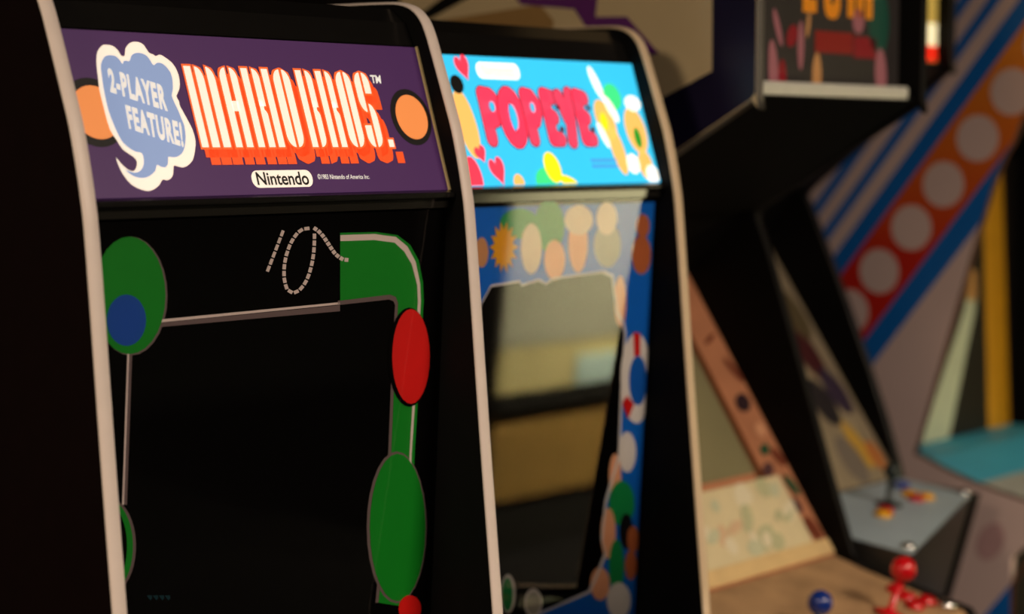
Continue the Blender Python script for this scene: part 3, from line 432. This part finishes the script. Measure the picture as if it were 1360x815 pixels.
decal('logo_plate', pill(200, 296, 160, 185, 11), MQ, L1, B_WHITE, mq2)
lettering('lettering', 'Nintendo', [(212, 164), (284, 164), (284, 182), (212, 182)], MQ, L2, lit('pale_tan_lettering', (225, 205, 175), E2*.8), mq2, .0)
def capsules(line, r, n=8):
    out = []
    for (ax, ay), (bx, by) in zip(line[:-1], line[1:]):
        out.append(convex_hull([(cx+r*math.cos(2*math.pi*k/16), cy+r*math.sin(2*math.pi*k/16)) for cx, cy in ((ax, ay), (bx, by)) for k in range(16)]))
    return out
def bubP(x, w): return [[(x, 137), (x, 69)], [(x, 137), (x+.6*w, 135), (x+w, 124), (x+w, 111), (x+.6*w, 98), (x, 96)]]
def bubE(x, w): return [[(x, 137), (x, 69)], [(x, 138), (x+w, 134)], [(x, 104), (x+.7*w, 103)], [(x, 69), (x+w, 69)]]
BUBBLE = [bubP(199, 27), [[(255+18*math.cos(2*math.pi*k/18), 102+36*math.sin(2*math.pi*k/18)) for k in range(19)]], bubP(293, 21), bubE(338, 17), [[(371, 136), (383, 100)], [(397, 140), (381, 66)]], bubE(415, 16)]
for k, strokes in enumerate(BUBBLE):
    multi('letter_outline', [c for l in strokes for c in capsules(l, 12.9)], MQ, L1+.0004*k+.0002, B_DKRED, mq2)
    multi('letter', [c for l in strokes for c in capsules(l, 11.0)], MQ, L1+.0004*k+.0004, B_PINK, mq2)
for a in ((212, 117, 6, 8), (255, 102, 8, 19), (303, 117, 5, 8)): decal('letter_counter', ellipse(*a, 20), MQ, .0036, B_CYAN, mq2)
for a in ((362, 118, 5, 4), (360, 84, 5, 5), (437, 118, 5, 4), (435, 84, 5, 5)): decal('letter_shade', ellipse(*a, 16), MQ, .0036, B_DKRED, mq2)
for a in ((172, 174, 30, 40, .25), (167, 46, 24, 27, .3), (196, 20, 33, 44, .25)): decal('print_heart', heart(*a), MQ, L2, B_RED, mq2)
for c, a in ((B_TAN, (152, 92, 20, 52, 24, .1)), (P_INK, (150, 150, 14, 14, 20, 0)), (B_RED, (140, 10, 18, 34, 20, 0)), (B_TAN, (236, 3, 12, 14, 20, 0)), (B_GRN, (300, 4, 26, 22, 24, 0)), (B_YEL, (320, 26, 18, 24, 24, .3)), (B_YEL, (350, 4, 22, 8, 24, -.3)),
             (B_WHITE, (474, 160, 9, 28, 24, .35)), (B_GRN, (508, 138, 22, 22, 24, 0)), (B_WHITE, (497, 118, 9, 24, 24, .5)), (B_TAN, (476, 100, 22, 34, 24, .3)), (B_YEL, (472, 98, 9, 14, 20, 0)), (B_TAN, (490, 52, 16, 40, 24, .15)), (B_WHITE, (462, 76, 7, 22, 20, .4)),
             (B_WHITE, (556, 128, 20, 13, 24, 0)), (B_TAN, (548, 84, 26, 38, 24, .1)), (B_GRN2, (548, 72, 9, 17, 20, 0)), (B_WHITE, (520, 30, 16, 16, 20, 0)), (B_TAN, (552, 28, 18, 24, 20, 0)), (B_WHITE, (563, 12, 16, 16, 20, 0))):
    pts = [(x, min(MH*1000-1, max(1, y))) for x, y in ellipse(a[0], a[1], a[2], a[3], a[4], a[5])]
    pts = [(min(578, x), y) for x, y in pts]
    decal('print_dot', pts, MQ, L1 if c in (B_TAN, B_GRN) else L2, c, mq2)
for k in range(2): decal('print_line', rect(415, 480, 24+9*k, 30+9*k), MQ, L1, B_BLU, mq2)
# bezel print of the blue cabinet
PC = {'tan': (205, 150, 100), 'green': (20, 150, 80), 'pale': (225, 205, 180), 'skin': (235, 175, 135), 'grey': (170, 165, 150), 'brown': (185, 105, 60), 'white': (225, 220, 215), 'dark': (12, 12, 14), 'blue': (14, 96, 186)}
PCM = {k: mat('bezel_ink_'+k, srgb(*v), .5, .3, var=.06) for k, v in PC.items()}
PB_BLUE = mat('bezel_ink_blue_field', srgb(8, 108, 204), .5, .3, var=.05)
def clipx(p, lo=2, hi=576): return [(min(hi, max(lo, a)), max(779, min(1466, b))) for a, b in p]
decal('print_field', clipx(PB_FIELD), BZ, .0004, PB_BLUE, bez2)
decal('border_line', clipx(PB_RIM), BZ, .0012, PCM['white'], bez2)
for i, (c, p) in enumerate(PB_BLOBS): decal('print_dot', clipx(p), BZ, .0006+.00002*i, PCM[c], bez2)
decal('print_star', clipx(PB_STAR), BZ, .0012, mat('bezel_ink_gold', srgb(225, 165, 20), .5), bez2)
decal('print_ring', clipx(PB_RING), BZ, .0013, PCM['white'], bez2); decal('print_dot', clipx(PB_RING_IN), BZ, .0015, PCM['blue'], bez2)
for p in PB_RING_RED: decal('print_band', clipx(p), BZ, .0016, INK_R, bez2)
for i, (c, p) in enumerate(PB_DISC): decal('print_dot', clipx(p), BZ, .0008+.0003*i, PCM[c], bez2)

# ================= third cabinet: overhanging head, cream side with purple zigzag
X3, W3 = 1.36, .512
c3 = empty('arcade_cabinet', (X3, 0, 0), 'cream-sided arcade cabinet with overhanging head and dark picture marquee, beside the blue one', 'arcade cabinet')
CREAM = mat('cream_side_laminate', srgb(228, 205, 160), .5, .35, var=.1, scale=6)
PURPLE = mat('purple_side_print', srgb(110, 48, 124), .5, .3, var=.1)
NAVY = mat('navy_side_border', srgb(26, 20, 52), .38, .45, var=.5, scale=5)
F3 = [(.026, 2.02), (.026, 1.632), (.034, 1.62), (.16, 1.549), (.30, 1.468), (.362, 1.432), (.374, 1.418), (.370, 1.40), (.345, 1.339), (.25, 1.064), (.158, .797), (.140, .778), (.124, .768), (-.047, .729), (-.085, .72), (-.095, .70), (-.09, .64), (.05, .58), (.06, .0)]
FP3 = smooth_path(F3[:-3], 2)
poly3 = [(.80, 2.02)]+FP3+F3[-3:]+[(.80, 0)]
pl3 = prism_x('side_panel', poly3, -TH, 0, CREAM, c3); molding('edge_molding', FP3[:14], -TH, 0, MOLD_G, pl3)
molding('edge_molding', FP3[13:], -TH, 0, MOLD_K, pl3)
pr3 = prism_x('side_panel', poly3, W3, W3+TH, BLACK_IN, c3); molding('edge_molding', FP3, W3, W3+TH, mat('dark_worn_molding', (.006, .0055, .005), .6, .15, var=.3), pr3)
SIDE3 = Plane((-TH, 0, 0), (0, -1, 0), (0, 0, 1))     # outer left face, u runs to the front
s3 = lambda pts: [(-y, z) for y, z in pts]
decal('border_print', s3([(28, 2018), (112, 2018), (111, 1668), (223, 1621), (330, 1570), (330, 1455), (160, 1552), (36, 1622), (28, 1632)]), SIDE3, .0004, NAVY, pl3)
decal('zigzag_print', s3(C3_PURPLE), SIDE3, .0004, PURPLE, pl3)
decal('stripe_print', s3([(575, 1830), (660, 1830), (790, 1765), (798, 1738), (735, 1772)]), SIDE3, .0006, BLACK, pl3)
decal('rear_tan_patch', s3([(440, 1762), (470, 1790), (798, 1765), (798, 1600), (440, 1600)]), SIDE3, .0002, mat('tan_side_patch', srgb(176, 138, 84), .5, .3, var=.15, scale=8), pl3)  # flat tan patch over the rear of the upper side
# head: marquee box
prism_x('top_panel', [(.03, 2.0), (.79, 2.0), (.79, 2.018), (.03, 2.018)], 0, W3, BLACK, c3)
prism_x('speaker_panel', [(.034, 1.626), (.376, 1.424), (.384, 1.436), (.05, 1.645)], 0, W3, mat('charcoal_speaker_panel', (.005, .0048, .0045), .7, .05, var=.2), c3)
M3 = mat('dim_marquee_film', srgb(48, 43, 40), .4, .3, var=.25, scale=9, emit=.2)
m3 = box('marquee', 0, W3, .072, .076, 1.63, 2.0, M3, c3, 0)
MQ3 = Plane((0, .0715, 1.63), (1, 0, 0), (0, 0, 1))
prism_x('marquee_strip', [(.036, 1.652), (.033, 1.646), (.036, 1.630), (.071, 1.630), (.071, 1.652)], .001, W3-.03, SILVER, c3, .001)
def m3d(c, pts, lvl=1, name='print_dot'):
    pts = [(84+.81*a, b*1.22) for a, b in pts]
    decal(name, pts, MQ3, .0003*lvl, c, m3)
m_or = lit('amber_film', (200, 120, 20), .35); m_rd = lit('dark_red_film', (120, 22, 18), .3); m_pk = lit('dusty_pink_film', (140, 84, 88), .3); m_gr = lit('dark_green_film', (20, 62, 48), .3); m_tn = lit('tan_film', (170, 120, 70), .3); m_cr = lit('dim_crimson_film', (120, 16, 26), .3)
m3d(m_or, [(128, 116), (182, 116), (182, 134), (152, 134), (152, 250), (128, 250)], 2, 'letter')
m3d(m_or, pill(212, 278, 110, 250, 24)+[(212, 200)], 1, 'letter'); m3d(M3, pill(236, 254, 130, 240, 8), 2, 'letter_counter')
for x0 in (306, 344, 382): m3d(m_or, rect(x0, x0+28, 114, 250), 2, 'letter_stroke')
m3d(m_rd, rect(178, 330, 62, 92), 1, 'print_bar'); m3d(m_cr, rect(335, 430, 58, 88), 1, 'print_bar')
for c, a in ((m_pk, (20, 30, 18, 46, 24, .2)), (m_pk, (34, 92, 9, 30, 20, .6)), (m_cr, (52, 20, 16, 30, 20, 0)), (m_cr, (88, 82, 22, 14, 20, .4)), (m_pk, (122, 70, 12, 34, 20, 0)), (m_tn, (186, 28, 18, 34, 20, 0)), (m_gr, (440, 110, 44, 48, 24, 0)), (m_pk, (352, 110, 24, 18, 20, 0)), (m_pk, (450, 38, 24, 36, 24, .2)), (m_pk, (40, 160, 40, 26, 20, 0)), (m_tn, (150, 100, 7, 20, 16, -.3))):
    m3d(c, [(max(1, min(W3*1000-1, x)), max(4, y)) for x, y in ellipse(*a)], 1 if c is m_gr else 2)
# bezel: runs from under the head down to the control panel
by0, bz0, by1, bz1 = .530, 1.300, .190, .785
BV = Vector((0, by0-by1, bz0-bz1)); BLN = BV.length
BP3 = Plane((0, by1, bz1), (1, 0, 0), BV)
ART3 = mat('copper_brown_bezel_print', srgb(190, 128, 92), .5, .4, var=.22, scale=14)
def slab(name, pl, x0, x1, v0, v1, th, m, par, off=0):
    a = [pl(x0, v0, off), pl(x1, v0, off), pl(x1, v1, off), pl(x0, v1, off)]; b = [p-pl.n*th for p in a]
    return new_obj(name, a+b, [(0, 1, 2, 3), (7, 6, 5, 4), (0, 4, 5, 1), (2, 6, 7, 3), (0, 3, 7, 4), (1, 5, 6, 2)], m, par)
bz3 = slab('bezel', BP3, .001, W3-.001, 0, BLN, .01, ART3, c3)
slab('bezel_head_board', Plane(BP3(0, BLN), (1, 0, 0), (0, .384-by0, 1.436-bz0)), .001, W3-.001, 0, .21, .008, BLACK_IN, c3)
slab('screen', BP3, .05, W3-.115, .19, BLN-.03, .002, mat('dark_olive_screen', srgb(140, 134, 100), .25, .6, var=.2, scale=4), bz3, .0015)
slab('painted_edge_shadow', BP3, W3-.115, W3-.095, .17, BLN-.01, .002, mat('brown_painted_shadow', srgb(96, 50, 20), .4, .4, var=.2), bz3, .002)  # brown strip paints the shadow along the screen's side
CARD = mat('cream_printed_card', srgb(226, 212, 170), .5, .35, var=.12, scale=18)
card = slab('instruction_card', BP3, .04, W3-.05, .035, .175, .002, CARD, bz3, .003)
slab('card_rail', BP3, .02, W3-.005, .004, .034, .006, mat('pale_wood_rail', srgb(226, 196, 140), .5, .3, var=.15, scale=20), bz3, .006)
rnd = random.Random(3)
smudges = [mat('card_print_%d' % i, srgb(*c), .5, .3) for i, c in enumerate(((196, 196, 154), (222, 190, 152), (234, 224, 192), (204, 206, 172)))]
for k in range(34):
    x = rnd.uniform(60, 440); y = rnd.uniform(50, 160)
    decal('card_picture', ellipse(x, y, rnd.uniform(10, 34), rnd.uniform(7, 20), 14, rnd.uniform(0, 1)), BP3, .0034+.00004*k, smudges[k % 4], bz3)
art = [mat('bezel_motif_%d' % i, srgb(*c), .5, .3) for i, c in enumerate(((52, 34, 40), (40, 84, 56), (120, 60, 40), (220, 160, 120), (90, 60, 60)))]
for k, (x, y, a, b, c) in enumerate(((470, 330, 26, 18, 0), (480, 270, 20, 14, 3), (462, 230, 18, 10, 1), (492, 210, 14, 22, 2), (440, 190, 22, 12, 4), (488, 150, 12, 24, 1), (470, 110, 14, 16, 4), (484, 60, 18, 26, 2), (494, 400, 10, 30, 2), (470, 470, 24, 5, 2))):
    decal('motif', ellipse(x, y, a, b, 18, .4), BP3, .0022+.00003*k, art[c], bz3)
# control panel with two ball-top sticks
CPB = Plane((0, -.075, .722), (1, 0, 0), (0, .21, .047))
cp3 = prism_x('control_panel', [(.19, .785), (.124, .766), (-.080, .719), (-.088, .705), (-.08, .645), (.06, .60), (.19, .60)], .001, W3-.001, mat('tan_control_overlay', srgb(184, 148, 108), .45, .4, var=.45, scale=16), c3, .002)
REDB = mat('red_ball', srgb(205, 14, 24), .25, .5, coat=.3); BLUEB = mat('blue_ball', srgb(18, 48, 130), .25, .5, coat=.3)
def ballstick(pl, x, v, m, par, h=.062, r=.020, lean=(0, 0, 0), shaft=None):
    ax = (pl.n+Vector(lean)).normalized(); c = pl(x, v, .001)
    j = lathe('joystick', [(.028, 0), (.028, .003), (.012, .006), (.0065, .012), (.0065, h-r*.9)], shaft or CHROME, par, 18, ax, c)
    prof = [(max(.0005, r*math.sin(math.pi*k/12)), h-r*math.cos(math.pi*k/12)) for k in range(13)]
    lathe('ball_grip', prof, m, j, 22, ax, c)
    return j
def button(pl, x, v, m, par, r=.014):
    return lathe('button', [(r*1.25, 0), (r*1.25, .004), (r, .006), (r*.95, .010), (r*.6, .0105), (.0005, .010)], m, par, 18, pl.n, pl(x, v, .001))
ballstick(CPB, .345, .055, REDB, cp3, .082, .0225, (.18, 0, 0), REDB)
ballstick(CPB, .14, .082, BLUEB, cp3, .048, .0215)
for x, v in ((.45, .080), (.464, .112), (.470, .052), (.425, .05)): button(CPB, x, v, REDB, cp3)
lathe('bolt', [(.018, 0), (.018, .006), (.010, .012), (.0005, .014)], CHROME, cp3, 16, CPB.n, CPB(W3-.022, .022, .001))
prism_x('front_panel', [(.055, .60), (.065, .1), (.085, .1), (.075, .60)], .001, W3-.001, BLACK, c3)
box('kick_plate', .001, W3-.001, .07, .10, 0, .10, BLACK_IN, c3)
box('back_panel', 0, W3, .76, .78, .05, 2.0, BLACK_IN, c3, 0)

# ================= fourth cabinet: all black, steel-topped control panel
X4, W4 = 1.915, .555
c4 = empty('arcade_cabinet', (X4, 0, 0), 'all-black arcade cabinet with grey-blue control panel and yellow and red buttons', 'arcade cabinet')
F4 = [(.288, 2.02), (.286, 1.72), (.296, 1.70), (.44, 1.592), (.60, 1.474), (.636, 1.440), (.628, 1.42), (.53, 1.205), (.431, .962), (.388, .832), (.372, .826), (.225, .817), (.215, .812), (.214, .80), (.277, .577), (.33, .50), (.33, 0)]
FP4 = smooth_path(F4[:-2], 2)
poly4 = [(1.10, 2.02)]+FP4+F4[-2:]+[(1.10, 0)]
for x0 in (-TH, W4):
    p = prism_x('side_panel', poly4, x0, x0+TH, BLACK_IN, c4); molding('edge_molding', FP4, x0, x0+TH, MOLD_K, p)
prism_x('top_panel', [(.30, 2.0), (1.09, 2.0), (1.09, 2.018), (.30, 2.018)], 0, W4, BLACK, c4)
box('back_panel', 0, W4, 1.06, 1.08, .05, 2.0, BLACK_IN, c4, 0)
prism_x('speaker_panel', [(.30, 1.706), (.640, 1.450), (.648, 1.462), (.31, 1.722)], 0, W4, BLACK, c4)
m4 = box('marquee', 0, W4, .318, .322, 1.722, 2.0, lit('warm_yellow_film', (200, 168, 80), .5), c4, 0)
MQ4 = Plane((0, .3175, 1.722), (1, 0, 0), (0, 0, 1))
decal('print_band', rect(W4*1000-170, W4*1000-2, 2, 34), MQ4, .0003, lit('bright_red_film', (240, 40, 20), .8), m4)
decal('print_band', rect(W4*1000-170, W4*1000-2, 34, 80), MQ4, .0003, lit('warm_white_film', (255, 240, 190), .8), m4)
b4y0, b4z0, b4y1, b4z1 = .742, 1.345, .395, .835
BV4 = Vector((0, b4y0-b4y1, b4z0-b4z1)); B4L = BV4.length
BP4 = Plane((0, b4y1, b4z1), (1, 0, 0), BV4)
bz4 = slab('bezel', BP4, .001, W4-.001, 0, B4L, .01, mat('grey_brown_bezel_print', srgb(150, 136, 112), .35, .5, var=.4, scale=8), c4)
slab('bezel_head_board', Plane(BP4(0, B4L), (1, 0, 0), (0, .648-b4y0, 1.462-b4z0)), .001, W4-.001, 0, .15, .008, BLACK_IN, c4)
for k, (x, y, a, b, c) in enumerate(((470, 330, 40, 90, (70, 30, 34)), (500, 420, 40, 70, (96, 84, 60)), (500, 220, 34, 60, (58, 46, 66)), (430, 200, 40, 60, (40, 36, 40)), (470, 90, 24, 60, (190, 150, 60)), (515, 60, 26, 36, (176, 110, 60)), (420, 60, 40, 60, (120, 110, 100)))):
    decal('motif', ellipse(x, y, a, b, 20, .2), BP4, .0006+.00004*k, mat('backdrop_motif_%d' % k, srgb(*c), .4, .4), bz4)
CHAR4 = mat('charcoal_panel_front', (.03, .027, .023), .4, .5, var=.2)
tp = [(.001, .050, .7952), (W4-.001, .217, .814), (W4-.001, .395, .834), (.001, .395, .834)]
bt = [(.001, .115, .585), (W4-.001, .280, .585), (W4-.001, .395, .585), (.001, .395, .585)]
cp4 = new_obj('control_panel', tp+bt, [(0, 1, 2, 3), (4, 7, 6, 5), (0, 4, 5, 1), (2, 6, 7, 3), (0, 3, 7, 4), (1, 5, 6, 2)], CHAR4, c4, bevel=.002)
CP4 = Plane((0, .217, .814), (1, 0, 0), (0, .178, .020))
ov = [(.004, -.163), (W4-.004, .004), (W4-.004, .172), (.004, .172)]
new_obj('panel_overlay', [CP4(a, b, .0015) for a, b in ov]+[CP4(a, b, -.001) for a, b in ov], [(0, 1, 2, 3), (4, 7, 6, 5), (0, 4, 5, 1), (2, 6, 7, 3), (0, 3, 7, 4), (1, 5, 6, 2)], mat('grey_blue_overlay', srgb(176, 196, 206), .4, .5, var=.15, scale=10), cp4)
YB = mat('yellow_button', srgb(240, 175, 20), .3, .5); RB = mat('crimson_button', srgb(190, 20, 45), .3, .5)
GB = mat('dark_green_grip', (.01, .02, .018), .35, .5)
for x, v, m in ((.215, .02, YB), (.250, .035, RB), (.400, .05, RB), (.435, .045, YB), (.425, .078, YB)): button(CP4, x, v, m, cp4, .015)
ballstick(CP4, .31, .062, GB, cp4, .07, .017, (.0, .0, 0), GB)
for x in (.03, W4-.012): lathe('bolt', [(.014, 0), (.014, .006), (.008, .011), (.0005, .012)], CHROME, cp4, 16, CP4.n, CP4(x, .014 if x > .1 else -.14, .002))
lathe('round_knob', [(.018, 0), (.018, .008), (.006, .012), (.0005, .012)], mat('blue_knob', srgb(40, 60, 150), .3), cp4, 18, CP4.n, CP4(.475, .125, .002))
prism_x('front_panel', [(.33, .585), (.335, .1), (.355, .1), (.35, .585)], .001, W4-.001, BLACK, c4)
box('kick_plate', .001, W4-.001, .34, .36, 0, .10, BLACK_IN, c4)

# ================= fifth cabinet: white side with stripes and dots
X5, W5 = 2.62+TH, .70
c5 = empty('arcade_cabinet', (X5, 0, 0), 'white arcade cabinet with blue stripes and red dotted band on its side', 'arcade cabinet')
WHITE5 = mat('off_white_side_laminate', srgb(222, 196, 190), .55, .35, var=.05, scale=8)
F5 = [(.10, 2.02), (.10, 1.76), (.12, 1.70), (.16, 1.655), (.195, 1.61), (.218, 1.55), (.258, 1.472), (.35, 1.165), (.428, .895), (.437, .866), (.420, .858), (.298, .815), (.173, .788), (.12, .775), (.115, .74), (.20, .66), (.20, 0)]
FP5 = smooth_path(F5[:-2], 2)
poly5 = [(1.18, 2.02)]+FP5+F5[-2:]+[(1.18, 0)]
p5 = prism_x('side_panel', poly5, -TH, 0, WHITE5, c5); molding('edge_molding', FP5+[(.20, .60), (.20, .02)], -TH, 0, mat('brown_edge_molding', srgb(86, 52, 40), .4, .4, var=.1), p5)
q5 = prism_x('side_panel', poly5, W5, W5+TH, BLACK_IN, c5); molding('edge_molding', FP5, W5, W5+TH, MOLD_K, q5)
SIDE5 = Plane((-TH, 0, 0), (0, -1, 0), (0, 0, 1))
def clip_half(poly, a, b, c):            # keep a*x + b*y <= c
    out = []
    for i in range(len(poly)):
        p, r = poly[i], poly[(i+1) % len(poly)]; dp = a*p[0]+b*p[1]-c; dr = a*r[0]+b*r[1]-c
        if dp <= 0: out.append(p)
        if (dp < 0 < dr) or (dr < 0 < dp):
            t = dp/(dp-dr); out.append((p[0]+(r[0]-p[0])*t, p[1]+(r[1]-p[1])*t))
    return out
P5 = [(-y*1000, z*1000) for y, z in poly5]
# the band runs up towards the front; measure along its normal
ax_, ay_ = (-199+628), (1799-1260); ln = math.hypot(ax_, ay_); nx_, ny_ = -ay_/ln, ax_/ln     # normal pointing up and back
d0 = nx_*-628+ny_*1260             # upper edge of the red band
d1 = nx_*-574+ny_*1105             # lower edge
STRIPES = [('blue', d0, d0+42), ('blue', d0+76, d0+100), ('blue', d0+132, d0+156), ('blue', d0+190, d0+212), ('red', d1, d0), ('blue', d1-52, d1), ('blue', -nx_*0+nx_*-210+ny_*590-60, nx_*-210+ny_*590)]
BLUE5 = mat('blue_stripe_print', srgb(18, 108, 196), .5, .35, var=.06)
RED5 = bpy.data.materials.new('red_to_orange_band_print'); RED5.use_nodes = True
nt = RED5.node_tree; b_ = nt.nodes['Principled BSDF']; b_.inputs['Roughness'].default_value = .5
tcn = nt.nodes.new('ShaderNodeTexCoord'); sx_ = nt.nodes.new('ShaderNodeSeparateXYZ'); rp = nt.nodes.new('ShaderNodeValToRGB'); mr = nt.nodes.new('ShaderNodeMapRange')
nt.links.new(tcn.outputs['Object'], sx_.inputs[0]); nt.links.new(sx_.outputs['Z'], mr.inputs['Value'])
mr.inputs['From Min'].default_value = 1.30; mr.inputs['From Max'].default_value = 1.75
rp.color_ramp.elements[0].color = (*srgb(206, 36, 18), 1); rp.color_ramp.elements[1].color = (*srgb(236, 140, 40), 1)
nt.links.new(mr.outputs[0], rp.inputs[0]); nt.links.new(rp.outputs[0], b_.inputs['Base Color'])
for c, lo, hi in STRIPES:
    pp = clip_half(clip_half(P5, nx_, ny_, hi), -nx_, -ny_, -lo)
    # keep one loop per stripe: cut off what lies below the control panel notch for the upper stripes and vice versa
    if lo > 900 or c == 'red' or lo > nx_*-210+ny_*700: pp = clip_half(pp, 0, -1, -880)
    if len(pp) > 2: decal('stripe_print', pp, SIDE5, .0004, RED5 if c == 'red' else BLUE5, p5)
mid = (d0+d1)/2
for y, z in ((227, 1668), (298, 1564), (381, 1466), (457, 1369), (533, 1267), (605, 1170), (680, 1070), (156, 1770)):
    u, v = -y, z; dd = nx_*u+ny_*v-mid; u -= nx_*dd; v -= ny_*dd
    pts = ellipse(u, v, 50, 50)
    decal('dot_print', pts, SIDE5, .0008, WHITE5, p5)
decal('smudge_print', ellipse(-250, 690, 30, 46, 20, -.5), SIDE5, .0004, mat('faded_pink_print', srgb(200, 160, 160), .6, .3, var=.2, scale=20), p5)
prism_x('top_panel', [(.11, 2.0), (1.17, 2.0), (1.17, 2.018), (.11, 2.018)], 0, W5, BLACK, c5)
box('marquee', 0, W5, .13, .134, 1.72, 2.0, BLACK, c5, 0)
prism_x('speaker_panel', [(.13, 1.70), (.56, 1.52), (.56, 1.54), (.13, 1.72)], 0, W5, BLACK_IN, c5)
box('back_panel', 0, W5, 1.15, 1.17, .05, 2.0, BLACK_IN, c5, 0)
bz5 = box('bezel', 0, W5, .56, .572, .84, 1.54, mat('black_brown_bezel', (.008, .006, .004), .5, .3, var=.2), c5, 0)
BP5 = Plane((-(2.62+TH)*1.0, .5595, 0), (1, 0, 0), (0, 0, 1))
decal('yellow_border', [(3150, 1540), (3255, 1540), (3330, 842), (3212, 842)], BP5, .0004, mat('yellow_bezel_print', srgb(206, 148, 22), .5, .4, var=.12, scale=14), bz5)
decal('painted_glare', [(2866, 846), (3010, 846), (3128, 1140), (3134, 1180), (3092, 1200), (3075, 1150)], BP5, .0004, mat('pale_mint_painted_glare', srgb(196, 206, 180), .5, .4, var=.25, scale=9), bz5)  # pale sliver paints the glare on the screen glass
decal('tan_border', [(3084, 1175), (3138, 1170), (3134, 1240), (3108, 1250)], BP5, .0006, mat('tan_bezel_print', srgb(190, 140, 80), .5, .4), bz5)
cp5 = prism_x('control_panel', [(.56, .845), (.435, .845), (.298, .808), (.125, .770), (.12, .74), (.20, .67), (.56, .67)], .001, W5-.001, mat('cyan_control_overlay', srgb(80, 190, 220), .5, .4, var=.1, scale=10), c5, .002)
CP5 = Plane((0, .13, .7725), (1, 0, 0), (0, .17, .0365))
slab('panel_overlay', CP5, .02, W5-.02, .004, .17, .001, mat('pale_grey_overlay', srgb(186, 190, 180), .5, .4, var=.25, scale=14), cp5, .0008)
slab('overlay_motif', CP5, .16, .27, .08, .13, .001, mat('dusty_red_overlay', srgb(200, 120, 100), .5, .4), cp5, .0016)
box('front_panel', .001, W5-.001, .23, .25, .1, .67, BLACK, c5, 0)
box('kick_plate', .001, W5-.001, .21, .23, 0, .10, BLACK_IN, c5, 0)
